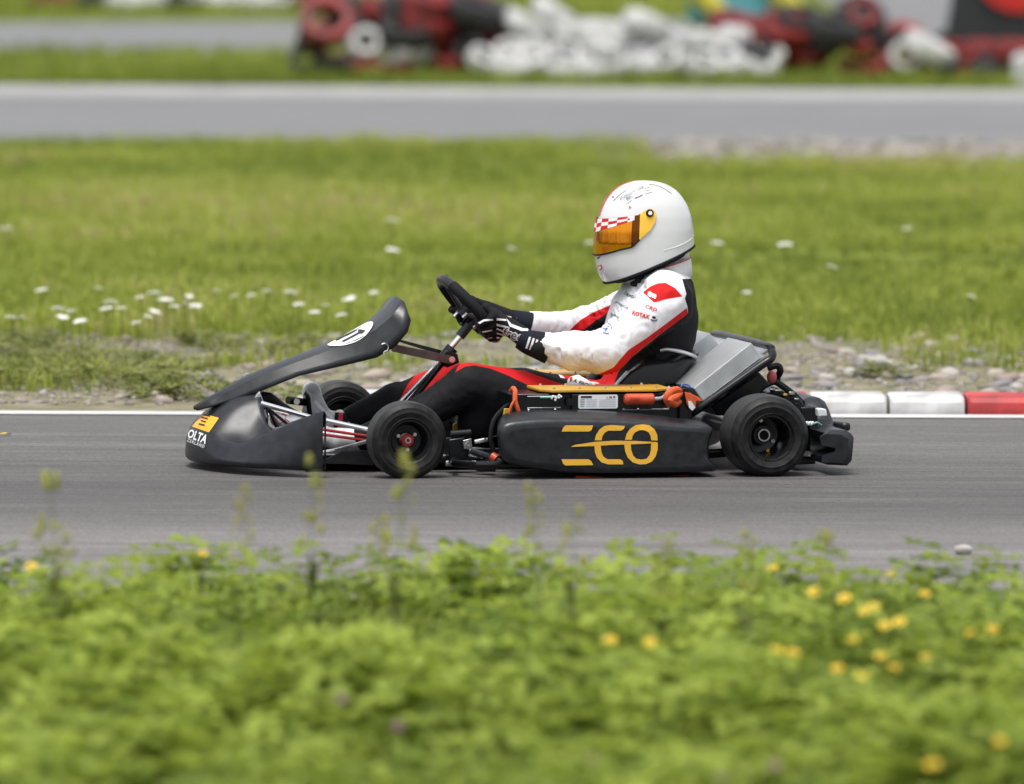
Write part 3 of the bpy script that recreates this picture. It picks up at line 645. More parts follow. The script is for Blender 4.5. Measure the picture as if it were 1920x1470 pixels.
# left heap, red and black with a few white
for px, py, k, c, t in [(570, 112, 'kart', 'black', (.9, 0)), (628, 82, 'car', 'red', (1.2, .2)), (655, 118, 'kart', 'white', (.3, -.4)), (683, 80, 'kart', 'white', (1.0, .2)), (700, 55, 'car', 'black', (.3, .3)), (740, 105, 'kart', 'white', (.2, -.6)), (780, 95, 'kart', 'white', (.4, -.6)), (745, 132, 'kart', 'red', (.1, .1)), (690, 140, 'kart', 'red', (.1, .2)), (610, 40, 'car', 'red', (.9, .1)), (660, 30, 'car', 'black', (.2, .3)), (720, 22, 'car', 'red', (.1, .3)), (760, 60, 'car', 'black', (.3, .1)), (800, 40, 'car', 'red', (.3, .3)), (835, 72, 'car', 'red', (.4, .5)), (850, 35, 'car', 'black', (.2, .4)), (880, 95, 'kart', 'black', (.8, .1)), (840, 115, 'kart', 'red', (.2, 0)), (880, 130, 'kart', 'black', (.2, 0)), (910, 60, 'car', 'red', (.3, .5)), (890, 20, 'car', 'black', (.2, .3)), (930, 82, 'car', 'red', (.2, .3)), (800, 8, 'car', 'red', (.1, .2)), (870, 4, 'car', 'red', (.2, .2)), (760, 14, 'car', 'black', (.2, .1)), (925, 30, 'car', 'black', (.3, .3)), (800, 132, 'kart', 'black', (.2, .1)), (620, 135, 'kart', 'black', (.1, .2)), (585, 75, 'kart', 'black', (.4, .3)), (950, 55, 'kart', 'red', (.5, .3)), (905, 110, 'kart', 'white', (.2, .3)), (930, 130, 'kart', 'white', (.1, .1))]:
    tyre(px, py, k, c, 71.0 + random.uniform(-.3, .5), t, where='in the heap left of the white tyres')
# right heap
for px, py, k, c, t in [(1375, 48, 'car', 'red', (.2, .3)), (1440, 60, 'car', 'red', (.2, .3)), (1490, 85, 'car', 'red', (.7, .5)), (1470, 55, 'car', 'red', (.4, .4)), (1525, 105, 'kart', 'red', (.3, -.4)), (1490, 125, 'kart', 'red', (.2, -.4)), (1500, 40, 'car', 'black', (.3, .2)), (1560, 55, 'car', 'black', (.2, .3)), (1605, 40, 'car', 'black', (1.1, .3)), (1612, 25, 'kart', 'red', (1.0, .2)), (1600, 82, 'kart', 'red', (.3, .3)), (1625, 60, 'car', 'black', (.3, .4)), (1630, 125, 'kart', 'red', (.3, -.2)), (1685, 122, 'car', 'red', (1.0, .2)), (1690, 118, 'kart', 'white', (1.0, .3)), (1735, 92, 'car', 'white', (.1, .5)), (1750, 135, 'kart', 'red', (.2, .2)), (1790, 140, 'kart', 'red', (.1, .2)), (1800, 105, 'car', 'red', (.2, .2)), (1850, 98, 'car', 'red', (.1, .1)), (1870, 120, 'car', 'black', (.2, .1)), (1840, 148, 'kart', 'black', (.1, .1)), (1905, 98, 'car', 'red', (.1, .1)), (1595, 148, 'kart', 'red', (.2, .2)), (1820, 130, 'kart', 'red', (.3, .2)), (1935, 140, 'car', 'black', (.1, .1)), (1765, 120, 'kart', 'black', (.4, .2)), (1415, 95, 'kart', 'black', (.3, .2)), (1545, 78, 'kart', 'black', (.4, .2))]:
    tyre(px, py, k, c, 70.8 + random.uniform(-.3, .5), t, where='in the heap right of the white tyres')
# tyres by the third track, just in view at the top left
for px, c in [(95, 'red'), (180, 'black'), (235, 'white'), (300, 'white'), (345, 'black'), (385, 'white'), (430, 'white'), (470, 'white'), (515, 'white'), (555, 'black'), (590, 'red'), (640, 'black')]:
    tyre(px, 4, 'car', c, 99 + random.uniform(-1, 1), (.2, .1), group='far tyres at the top left', where='lying far off at the top left')
for key in sorted({(w, c) for w, c, _, _ in HEAP}):
    for i, (w, c, px, o) in enumerate(sorted([h for h in HEAP if (h[0], h[1]) == key], key=lambda h: h[2])): o['label'] = nth(i) + ' ' + {'white': 'white', 'red': 'dark red', 'black': 'black'}[c] + ' tyre from the left ' + w
# banners and blocks at the top right
def board(name, px0, px1, dist, z0, z1, thick, mat_, label, cat):
    a, b = GD(px0, dist), GD(px1, dist); L = b[0] - a[0]; o = empty(name, ((a[0] + b[0]) / 2, a[1], 0)); tag(o, label, cat)
    make('panel', *box((0, 0, (z0 + z1) / 2), (L, thick, z1 - z0)), mat_, o, bevel=.03)
    for s in (-1, 1): make('foot', *box((s * L * .38, 0, z0 / 2 + .02), (.06, .5, z0 + .04)), 'tyre_black', o)
    return o, L
o, L = board('inflatable_barrier', 1285, 1475, 74.5, .42, 1.15, .28, 'cyan_vinyl', 'turquoise inflatable barrier with yellow bands behind the white tyres', 'barrier')
for x in (-.42, .36):
    make('yellow_band', *tube([(x * L - .18, -.15, 1.14), (x * L - .04, -.16, .8), (x * L + .22, -.15, .5)], [.09, .12, .09], 8, sm=4), 'yellow_vinyl', o)
o = empty('black_hoarding', tuple(GD(1850, 72.6))); tag(o, 'black hoarding with a red disc at the top right corner', 'hoarding')
s = 72.6 / FPX
make('panel', *prism([(-.05 - 70 * s, 0, .42), (-140 * s, -.06, .30), (-140 * s, -.06, .24), (95 * s, -.06, .22), (95 * s, -.06, 1.2), (-60 * s, 0, 1.2), (-72 * s, 0, .62)], (0, .3, 0)), 'black_vinyl', o, bevel=.02)
make('red_disc', *disc((52 * s, -.075, .98), (0, 1, 0), .40, .02, 28), 'red_vinyl', o)
for q in (-40, 60): make('foot', *box((q * s, .1, .12), (.08, .5, .24)), 'tyre_black', o)
o = empty('white_block', tuple(GD(1925, 68.6))); tag(o, 'white plastic block standing at the right edge beside the far track', 'block')
make('body', *box((0, 0, .15), (.28, .3, .30)), 'tyre_white', o, bevel=.03); make('cap', *box((0, 0, .312), (.2, .2, .02)), 'tyre_white', o, bevel=.006)
b = G(1806, 1042); tag(make('pebble', *ball((b[0], b[1], .017), .022, 12, 8, (1.25, .9, .7)), 'stone_4'), 'white pebble lying on the track at the lower right', 'pebble')
b = G(3, 819); tag(make('fallen_leaf', [(b[0] - .02, b[1], .008), (b[0], b[1] - .016, .012), (b[0] + .035, b[1] + .005, .008), (b[0] + .01, b[1] + .016, .014), (b[0] + .03, b[1] - .008, .013)], [(0, 1, 4, 2, 3)], 'petal_yellow'), 'yellow fallen leaf on the track at the left edge', 'leaf')

# ================================================================== THE KART
kart = tag(empty('go_kart', tuple(ROOT), TH), 'black electric racing go kart with yellow lettering on its sidepod, driven along the near track', 'go kart')
FR, RR = .124, .1315                       # tyre radii, front and rear
XR = K(1447, 822, -.69)[0]                 # rear axle
def wheel(xc, yc, R, w, rim_r, outer):     # outer: -1 near side, +1 far side
    w_ = empty('wheel', (xc, yc, R), 0, kart); h = w / 2
    pr = [(rim_r, -h * .78), (rim_r * 1.05, -h * .90), (rim_r * 1.10, -h * .96), (rim_r * 1.13, -h * .94), (R * .72, -h), (R * .735, -h * 1.012), (R * .75, -h * 1.0), (R * .84, -h * .97), (R * .85, -h * .972), (R * .86, -h * .955), (R * .93, -h * .86), (R * .975, -h * .72), (R * .996, -h * .5), (R, -h * .2), (R, h * .2), (R * .996, h * .5), (R * .975, h * .72), (R * .93, h * .86), (R * .86, h * .955), (R * .85, h * .972), (R * .84, h * .97), (R * .75, h * 1.0), (R * .735, h * 1.012), (R * .72, h), (rim_r * 1.13, h * .94), (rim_r * 1.10, h * .96), (rim_r * 1.05, h * .90), (rim_r, h * .78)]
    it = [i for i, (r_, y_) in enumerate(pr) if r_ > R * .974]; i0, i1 = it[0], it[-1]
    for q in (pr[:i0 + 1], pr[i1:]): make('tyre_sidewall', *lathe_y(q, (0, 0, 0), 72), 'rubber', w_, off=0)
    make('tyre_tread', *lathe_y(pr[i0:i1 + 1], (0, 0, 0), 72), 'tread_rubber', w_, off=0)
    s = outer; o = s * h
    if R == FR:
        rp = [(rim_r + .001, o * .80), (rim_r + .004, o * .84), (rim_r - .004, o * .84), (rim_r - .006, o * .55), (rim_r * .80, o * .30), (rim_r * .72, o * .02), (.026, o * .0), (.026, o * .2)]
    else:
        rp = [(rim_r + .001, o * .80), (rim_r + .005, o * .85), (rim_r - .004, o * .85), (rim_r - .008, o * .5), (rim_r * .88, o * .1), (rim_r * .84, -o * .45), (.03, -o * .5)]
    rim = make('rim', *lathe_y(rp, (0, 0, 0), 56), 'black_paint', w_, off=0)
    make('rim_barrel', *lathe_y([(rim_r + .001, -h * .8), (rim_r - .004, -h * .84), (rim_r - .008, -h * .4), (rim_r - .008, h * .4)], (0, 0, 0), 48), 'dark_metal', w_, off=0)
    if R == FR:
        make('hub', *lathe_y([(.0, o * .42), (.018, o * .42), (.021, o * .38), (.021, o * .0)], (0, 0, 0), 28), 'red_paint', w_, off=0)
        make('axle_nut', *lathe_y([(.006, o * .40), (.006, o * .52), (.0105, o * .52), (.011, o * .42)], (0, 0, 0), 20), 'steel', w_, off=0)
        for k in range(3):
            a = .6 + 2.094 * k; make('wheel_bolt', *disc((.031 * math.cos(a), o * .12, .031 * math.sin(a)), (0, 1, 0), .0058, .016, 10), 'steel', w_, off=0)
    else:
        make('hub', *lathe_y([(.022, -o * .1), (.030, -o * .1), (.031, -o * .5)], (0, 0, 0), 28), 'dark_metal', w_, off=0)
        make('axle_end', *lathe_y([(.016, o * .05), (.020, o * .05), (.020, -o * .5)], (0, 0, 0), 24), 'steel', w_, off=0)
        make('axle_bore', *lathe_y([(.0, -o * .1), (.016, -o * .1)], (0, 0, 0), 20), 'pad_black', w_, off=0)
        for k in range(3):
            a = -.5 + 2.094 * k; make('wheel_bolt', *disc((.045 * math.cos(a), -o * .42, .045 * math.sin(a)), (0, 1, 0), .0065, .02, 10), 'steel', w_, off=0)
        make('valve', *disc((.02, -o * .2, -.05), (0.3, 1, 0), .006, .03, 8), 'yellow_plate', w_, off=0)
    return w_
wheel(0, -.515, FR, .122, .0655, -1); wheel(0, .515, FR, .122, .0655, 1)
wheel(XR, -.59, RR, .20, .068, -1); wheel(XR, .59, RR, .20, .068, 1)

# ---- nose fairing
def nose():
    va = np.array([0, .15, .3, .45, .6, .72, .84, .93, 1.0]); fz = np.array([.105, .103, .090, .062, .050, .058, .078, .115, .200])
    bx = np.array([-.612, -.604, -.585, -.560, -.520, -.475, -.405, -.335, -.268]); by = np.array([0, .075, .150, .225, .305, .370, .435, .475, .505])
    gx = bx + np.array([.036, .034, .030, .028, .036, .044, .040, .024, .004]); gy = by - np.array([0, .003, .008, .018, .030, .034, .030, .020, .006])
    gz = np.array([.158, .156, .140, .104, .100, .134, .172, .198, .217])
    tx = np.array([-.392, -.390, -.388, -.392, -.385, -.352, -.312, -.284, -.262]); ty = np.array([0, .055, .105, .165, .250, .335, .415, .465, .498])
    tz = np.array([.252, .252, .240, .178, .142, .150, .178, .198, .216]); sag = np.array([.020, .020, .012, -.012, -.034, -.036, -.026, -.012, 0])
    vs = np.linspace(-1, 1, 61); rows = []
    def ip(a, v): return np.interp(abs(v), va, a)
    def sm(a): 
        f = lambda v: np.mean([np.interp(abs(abs(v) + d), va, a) for d in (-.05, -.025, 0, .025, .05)]) if abs(v) < .94 else np.interp(abs(v), va, a)
        return f
    f = {k: sm(a) for k, a in dict(bx=bx, by=by, gx=gx, gy=gy, gz=gz, tx=tx, ty=ty, tz=tz, sag=sag, fz=fz).items()}
    V = []; nr = 0
    for v in vs:
        s = np.sign(v); q = {k: f[k](v) for k in f}
        if abs(v) < .05: q['by'] = np.interp(abs(v), va, by); q['gy'] = np.interp(abs(v), va, gy); q['ty'] = np.interp(abs(v), va, ty)
        B = np.array([q['bx'], s * q['by']]); Gp = np.array([q['gx'], s * q['gy']]); T = np.array([q['tx'], s * q['ty']])
        inn = np.array([.03, -s * .02 * min(1, abs(v) * 3)])
        col = [(*(B + inn), .026), (*(B + inn * .3), .028), (*(B + inn * .06), .036), (*B, .046), (*(B * .92 + Gp * .08), q['fz'] * .6 + .046 * .4), (*(B * .84 + Gp * .16), q['fz']), (*(B * .5 + Gp * .5), q['fz'] * .45 + q['gz'] * .55), (*(B * .18 + Gp * .82), q['fz'] * .1 + q['gz'] * .9), (*Gp, q['gz'])]
        for t in np.linspace(0, 1, 11)[1:]:
            p = Gp * (1 - t) + T * t; col.append((p[0], p[1], q['gz'] + (q['tz'] - q['gz']) * t ** .95 + q['sag'] * math.sin(math.pi * t)))
        e = col[-1]; col.append((e[0] + .006, e[1] - s * .002, e[2] - .012)); col.append((e[0] + .004, e[1] - s * .004, e[2] - .05))
        V += col; nr = len(col)
    return make('nose_fairing', V, grid_faces(61, nr), 'black_plastic', kart, auto=0), np.array(V).reshape(61, nr, 3)
fairing, NV = nose()
make('fairing_spoiler', *prism([K(487, 734, -.1) + [0, .0, 0], K(478, 745, -.1), K(492, 778, -.1), K(503, 787, -.1), K(497, 760, -.1)], (0, .2, 0)), 'alu_dull', kart, bevel=.002)
for s in (-1, 1):
    make('fairing_end', [(-.262, s * .498, .216), (-.262, s * .498, .03), (-.250, s * .47, .03), (-.250, s * .47, .205)], [(0, 1, 2, 3)], 'black_plastic', kart, smooth=False)
nb = bvh_of(fairing)
patch('sticker', [(381, 776), (411, 784), (392, 811), (360, 800)], nb, 'orange_print', fairing)
for k, (x, y, w) in enumerate([(388, 780, 13), (384, 785, 13), (382, 791, 10), (379, 797, 11)]): patch('sticker_print', stroke([(x - w / 2, y - 2), (x + w / 2, y + 1)], 2.4), nb, 'black_print', fairing, lift=.0026)
letter('lettering', 'OLTA', 370.5, 819, 23, 21, nb, 'white_print', fairing, sx=.62, bold=.03)
letter('lettering', 'ZERLAND', 368, 831.5, 8.5, 22, nb, 'white_print', fairing, sx=.74, bold=.02, spacing=1.35)

# ---- number panel
st = [(367, 768, 369, 769, .020), (395, 752, 402, 761, .032), (420, 738, 440, 752, .042), (472, 711, 500, 728, .058), (543, 684, 560, 704, .078), (590, 667, 612, 692, .090), (634, 650, 660, 681, .098), (672, 635, 706, 670, .105), (703, 619, 742, 649, .110), (732, 595, 764, 622, .112), (757, 565, 770, 600, .112)]
V = []
for fx, fy, lx, ly, w in st:
    a = K(fx, fy, -w); fl_ = .006 + .030 * min(1, (fx - 367) / 120); b = K(lx, ly, -w - fl_); up_ = .010
    V += [(b[0], -w - fl_, b[2]), (a[0] * .35 + b[0] * .65, -w - fl_ * .65, a[2] * .35 + b[2] * .65), (a[0], -w, a[2]), (a[0] - .002, -w * .55, a[2] + up_ * .6), (a[0] - .003, 0, a[2] + up_), (a[0] - .002, w * .55, a[2] + up_ * .6), (a[0], w, a[2]), (a[0] * .35 + b[0] * .65, w + fl_ * .65, a[2] * .35 + b[2] * .65), (b[0], w + fl_, b[2])]
n = len(st); V += [(p[0] + .004, p[1], p[2] - .004) for p in V[-9:]]
Fc = grid_faces(n, 9); panel = make('number_panel', V[:n * 9], Fc, 'black_plastic', kart, auto=28)
m = panel.modifiers.new('s', 'SOLIDIFY'); m.thickness = .004; m.offset = -1 if True else 1
pb = bvh_of(panel)
def on_panel(s, t):                        # s along the panel 0..1 (tip to top), t across -1..1
    i = s * (n - 1); k = min(int(i), n - 2); fr = i - k; A = np.array(V).reshape(-1, 9, 3)
    ys = [2, 3, 4, 5, 6]; ti = (t + 1) * 2; j = min(int(ti), 3); g = ti - j
    return (A[k, ys[j]] * (1 - g) + A[k, ys[j + 1]] * g) * (1 - fr) + (A[k + 1, ys[j]] * (1 - g) + A[k + 1, ys[j + 1]] * g) * fr
def panel_print(name, pts, faces, mt, lift):
    nrm = np.array([-.5, 0, .86]); return make(name, [on_panel(s, t) + nrm * lift for s, t in pts], faces, mt, panel, smooth=False)
patch('number_plate', smooth_path([(614, 646.5), (640, 632), (668, 616.5), (688, 605.5), (699, 604), (699, 612), (689, 626), (671, 639), (650, 646.5), (630, 649.5), (617, 649)], 3), pb, 'white_print', panel, .002, 7)
for q in ([(629, 639), (645, 630.5), (667, 619.5), (669.5, 621), (647, 632.5), (632, 640.5)], [(640, 641.5), (655, 634), (674, 623.5), (678, 625), (660, 635), (645, 642.5)], [(672, 619.5), (677, 619), (686, 621), (680, 627), (674, 627), (679, 622.5), (672, 622.5)]): patch('race_number', q, pb, 'black_print', panel, .0038, 7)
# retaining pins and clip
make('clip_pin', *tube([K(x, y, -.150) for x, y in [(716, 646), (722, 644), (728, 649), (726, 657), (720, 660), (719, 670)]], .0022, 6, sm=4), 'chrome', kart)
for x, y in [(450, 716), (432, 728), (462, 706)]: make('clip_pin', *tube([K(x - 5, y + 6, .02), K(x - 2, y - 3, .02), K(x + 3, y - 5, .02), K(x + 5, y + 1, .02)], .002, 6, sm=4), 'chrome', kart)
# ---- steering
ca, cb = K(706, 818, .0), K(886, 603, .0); ax_ = (cb - ca) / np.linalg.norm(cb - ca)
make('steering_column', *tube([ca, cb], .0095, 14), 'chrome', kart)
make('column_sleeve', *tube([K(862, 631, 0), K(888, 599, 0)], .0165, 14), 'black_plastic', kart)
make('column_support', *tube([K(690, 818, -.012), K(835, 666, -.012), K(846, 660, -.012)], .008, 10), 'chrome', kart)
make('column_support', *tube([K(716, 822, .10), K(838, 672, .01)], .008, 10), 'dark_metal', kart)
make('column_block', *tube([K(832, 672, -.0), K(848, 652, -.0)], .021, 14), 'black_plastic', kart)
make('column_clamp', *prism([K(838, 690, -.03), K(826, 670, -.03), K(838, 656, -.03), K(858, 664, -.03), K(862, 680, -.03)], (0, .05, 0)), 'black_paint', kart, bevel=.003)
make('clamp_bolt', *disc(K(847, 674, -.034), (0, 1, 0), .010, .012, 14), 'chrome', kart)
make('panel_bracket', *prism([K(732, 650, -.05), K(740, 645, -.05), K(850, 668, -.035), K(856, 677, -.035), K(846, 683, -.035), K(735, 659, -.05)], (0, .005, 0)), 'bracket_red' if 'bracket_red' in MAT else mat('bracket_red', (.13, .085, .09), .32, metal=.6, var=.3, vscale=20), kart, bevel=.001)
make('panel_bracket', *prism([K(745, 640, .05), K(752, 637, .05), K(848, 662, .035), K(842, 671, .035)], (0, .005, 0)), 'black_paint', kart)
# steering wheel: ring square to the column
WC = K(881, 582, 0); e1w = np.array([-ax_[2], 0, ax_[0]]); e1w = e1w if e1w[2] > 0 else -e1w; e2w = np.array([0, 1.0, 0]); WR = .140
e1w = K(826, 519, 0) - WC; e1w[1] = 0; WRv = np.linalg.norm(e1w) - .012; e1w /= np.linalg.norm(e1w); aw = np.array([-e1w[2], 0, e1w[0]]); aw = aw if aw[0] > 0 else -aw   # aw points to the driver
def rimp(ph):
    r = WRv * (1 - .10 * max(0, -math.cos(ph)) ** 3)
    return WC + r * (math.cos(ph) * e1w) + WR * math.sin(ph) * (-e2w)
swheel = empty('steering_wheel', (0, 0, 0), 0, kart)
def arc(a0, a1, n_): return [rimp(a) for a in np.linspace(a0, a1, n_)]
make('rim_grip', *tube(arc(-.62, .62, 20), .0165, 14), 'black_plastic', swheel)
for s in (-1, 1): make('rim_grip', *tube(arc(s * .60, s * 2.35, 26), .0185, 14), 'glove_black', swheel)
make('rim_grip', *tube(arc(2.3, 2 * math.pi - 2.3, 18), .0155, 14), 'black_plastic', swheel)
for a in (0.0, 1.75, -1.75, 3.14): make('spoke', *tube([WC - aw * .02, WC - aw * .012 + (rimp(a) - WC) * .5, rimp(a)], [.011, .008, .008], 8), 'dark_metal', swheel)
make('wheel_hub', *disc(WC - aw * .02, aw, .03, .03, 20), 'black_paint', swheel)
for p in (K(872, 592, -.03), K(892, 611, -.04), K(856, 590, .02)): make('hub_bolt', *disc(p, aw, .007, .02, 10), 'chrome', swheel)
make('hub_lever', *tube([K(858, 588, .02), K(864, 604, .02), K(872, 608, .0)], [.012, .009, .012], 10, sm=4), 'black_paint', swheel)
make('rim_badge', *ball(rimp(.05) + aw * .009, .011, 10, 6, (1, .8, 1)), 'pad_black', swheel); make('rim_badge', *ball(rimp(.12) + e1w * .011 - aw * .004, .0065, 8, 6), 'red_paint', swheel)
# ---- frame, floor, axles
Z0 = .045
make('floor_pan', *box((.16, 0, .032), (.86, .50, .004)), 'dark_metal', kart)
for s in (-1, 1):
    make('frame_rail', *tube([(-.42, s * .14, .05), (-.30, s * .17, .05), (-.08, s * .26, .05), (.10, s * .30, .05), (.35, s * .33, .05), (1.0, s * .30, .05), (XR + .12, s * .28, .07)], .015, 12, sm=5), 'black_paint', kart)
    make('sidepod_bar', *tube([(.20, s * .30, .045), (.22, s * .56, .045), (.92, s * .58, .045), (.94, s * .30, .045)], .012, 10, sm=3), 'black_paint', kart)
    make('stub_axle', *tube([(0, s * .30, FR), (0, s * .455, FR)], .014, 12), 'steel', kart)
    make('kingpin_yoke', *prism([(-.035, s * .29, .06), (.035, s * .29, .06), (.03, s * .29, .17), (-.03, s * .29, .17)], (0, s * .03, 0)), 'black_paint', kart, bevel=.004)
    make('tie_rod', *tube([(.05, s * .02, .12), (.07, s * .40, .11)], .007, 8), 'steel', kart)
make('front_cross_tube', *tube([(-.0, -.31, .08), (-.04, -.15, .06), (-.04, .15, .06), (.0, .31, .08)], .015, 12, sm=5), 'black_paint', kart)
make('floor_side_plate', *prism([K(600, 868, -.30), K(640, 846, -.30), K(700, 845, -.30), K(700, 872, -.30)], (0, .008, 0)), 'dark_metal', kart)
make('skid_rail', *tube([K(836, 869, -.36), K(892, 869, -.36)], .009, 8), 'alu_dull', kart)
make('floor_bracket', *prism([K(893, 868, -.45), K(926, 862, -.45), K(930, 884, -.45), K(896, 884, -.45)], (0, .04, 0)), 'black_paint', kart, bevel=.002)
for a, b, r, mt in [((489, 756, -.22), (590, 785, -.24), .0085, 'chrome'), ((600, 786, -.24), (692, 806, -.26), .0085, 'chrome'), ((503, 766, -.2), (545, 800, -.2), .005, 'dark_metal'), ((500, 752, .05), (600, 800, .02), .007, 'dark_metal')]:
    make('pedal_tube', *tube([K(*a), K(*b)], r, 10), mt, kart)
for dy in (0, 8): make('brake_rod', *tube([K(596, 804 + dy * 1.2, -.16), K(690, 818 + dy, -.20)], .0050, 8), 'red_paint', kart)
make('control_arm', *tube([K(606, 848, -.25), K(628, 844, -.25), K(694, 826, -.32)], .006, 8), 'steel', kart)
make('pedal', *tube([K(584, 800, .12), K(578, 745, .12)], .009, 8), 'black_paint', kart); make('pedal_pad', *tube([K(540, 750, .10), K(590, 757, .16)], .013, 10), 'black_paint', kart)
make('pedal_bolt', *disc(K(556, 753, .095), (0, 1, 0), .010, .01, 14), 'chrome', kart)
make('pedal', *tube([K(470, 790, -.10), K(500, 760, -.10), K(520, 800, -.1)], .008, 8), 'black_paint', kart)
make('brake_cylinder', *tube([K(487, 748, .02), K(505, 745, .02), K(530, 762, .02), K(558, 778, .02)], [.022, .016, .012, .012], 10, sm=3), 'dark_metal', kart)
# gear between front wheel and sidepod
make('shock_block', *tube([K(845, 815, -.34), K(882, 812, -.34)], .014, 12), 'black_paint', kart)
make('caliper', *prism([K(842, 824, -.38), K(872, 820, -.38), K(880, 862, -.38), K(842, 866, -.38)], (0, .07, 0)), 'black_paint', kart, bevel=.004)
make('bolt_plate', *prism([K(868, 826, -.40), K(884, 822, -.40), K(886, 840, -.40), K(870, 842, -.40)], (0, .008, 0)), 'steel', kart, bevel=.001)
for x, y in [(878, 829), (875, 833), (880, 836)]: make('plate_bolt', *disc(K(x, y, -.403), (0, 1, 0), .003, .008, 8), 'chrome', kart)
make('link_rod', *tube([K(890, 829, -.40), K(914, 824, -.40)], .007, 8), 'chrome', kart)
for dy in (0, 8): make('link_rod', *tube([K(880, 844 + dy, -.42), K(905, 850 + dy, -.42)], .0045, 8), 'chrome', kart)
make('hydraulic_hose', *tube([K(884, 846, -.42), K(905, 852, -.45), K(926, 860, -.52), K(948, 872, -.56)], .010, 8, sm=4), 'black_plastic', kart)
make('hose_collar', *tube([K(922, 855, -.52), K(931, 861, -.53)], .0145, 14), 'orange_plastic', kart)
for P in ([(850, 796, -.1), (857, 792, -.1), (859, 800, -.1), (858, 810, -.1), (850, 812, -.1)], [(860, 790, -.12), (878, 794, -.12), (897, 803, -.12), (902, 818, -.12), (880, 819, -.12)], [(946, 766, -.46), (966, 766, -.46), (962, 792, -.46), (941, 793, -.46)]):
    make('yellow_bracket', *prism([K(*p) for p in P], (0, .012, 0)), 'yellow_floor', kart, bevel=.0015)
make('loom_hose', *tube([K(926, 850, -.48), K(920, 820, -.48), K(926, 788, -.47), K(945, 765, -.44), K(958, 757, -.42)], .0075, 8, sm=5), 'pad_black', kart)
make('brake_line', *tube([K(908, 822, -.4), K(935, 816, -.5)], .0018, 6), 'black_plastic', kart)

# ---- sidepods
ol = [(933, 818), (936, 802), (948, 791), (975, 786), (1020, 783), (1100, 783), (1200, 787), (1280, 794), (1335, 801), (1331, 830), (1331, 860), (1338, 887), (1240, 892), (1100, 891), (1000, 880), (950, 866), (936, 846)]
def sidepod(s):
    P = smooth_path(np.array([K(x, y, -.655) for x, y in ol]), 5); P = P[:-1]; c = P.mean(0)
    lo_, hi_ = P.min(0), P.max(0); mid = (lo_ + hi_) / 2; hx, hz = (hi_ - lo_)[0] / 2, (hi_ - lo_)[2] / 2
    def inset(Q, d): return mid + (Q - mid) * np.array([(hx - d) / hx, 1, (hz - d) / hz])
    rings = []
    for d, y in [(.030, -.671), (.020, -.670), (.010, -.666), (.004, -.658), (0, -.645), (-.002, -.60), (-.004, -.52), (0, -.44)]:
        Q = inset(P, d); Q[:, 1] = y; Q[:, 2] = np.maximum(Q[:, 2], .022)
        Q[:, 0] += max(0, y + .645) * .26 * np.clip((lo_[0] + .16 - Q[:, 0]) / .16, 0, 1)
        if y > -.62: Q[:, 2] += .012 * np.clip((Q[:, 2] - .15) / .05, 0, 1)
        rings.append(Q)
    m_ = len(P); V = np.concatenate(rings) * np.array([1, -s if s > 0 else 1, 1]); 
    if s > 0: V[:, 1] = np.abs(V[:, 1])
    Fc = [(r * m_ + k, r * m_ + (k + 1) % m_, (r + 1) * m_ + (k + 1) % m_, (r + 1) * m_ + k) for r in range(len(rings) - 1) for k in range(m_)]
    Fc += [tuple(range(m_)), tuple((len(rings) - 1) * m_ + k for k in range(m_))]
    o = make('sidepod', V, Fc, 'black_plastic', kart, auto=40)
    for p in o.data.polygons:
        if len(p.vertices) > 4: p.use_smooth = False
    return o
pod = sidepod(-1); sidepod(1); sb = bvh_of(pod)
lg = [[(580,563),(595,525),(615,513),(838,513),(825,550),(805,563)], [(578,790),(800,790),(822,805),(838,838),(610,840),(592,825)],
 [(655,688),(690,672),(850,648),(1000,638),(1180,640),(1365,650),(1310,660),(1150,668),(1000,672),(850,682)],
 [(850,635),(862,590),(890,545),(930,518),(980,510),(1098,517),(1090,540),(1065,556),(960,556),(930,575),(912,605),(908,635)],
 [(848,680),(900,680),(905,730),(922,770),(955,790),(1060,790),(1080,805),(1085,832),(960,832),(905,815),(868,775),(852,730)],
 [(1098,630),(1112,580),(1140,540),(1185,512),(1240,506),(1295,512),(1340,545),(1362,590),(1366,637),(1312,635),(1308,600),(1290,568),(1255,552),(1215,552),(1180,570),(1160,600),(1155,630)],
 [(1092,668),(1145,668),(1150,715),(1165,760),(1190,785),(1235,793),(1275,785),(1300,755),(1310,710),(1312,655),(1366,652),(1366,710),(1350,765),(1320,808),(1270,830),(1215,832),(1160,815),(1120,775),(1100,725)]]
for q in lg: patch('lettering', [(920 + x / 4.364, 680 + y / 4.364) for x, y in q], sb, 'yellow_print', pod, lift=.0015, maxlen=14)
make('underpod_strap', *tube([K(1080, 894, -.62), K(1180, 897, -.60), K(1290, 892, -.58)], .003, 6, sm=3), 'orange_strap', kart)

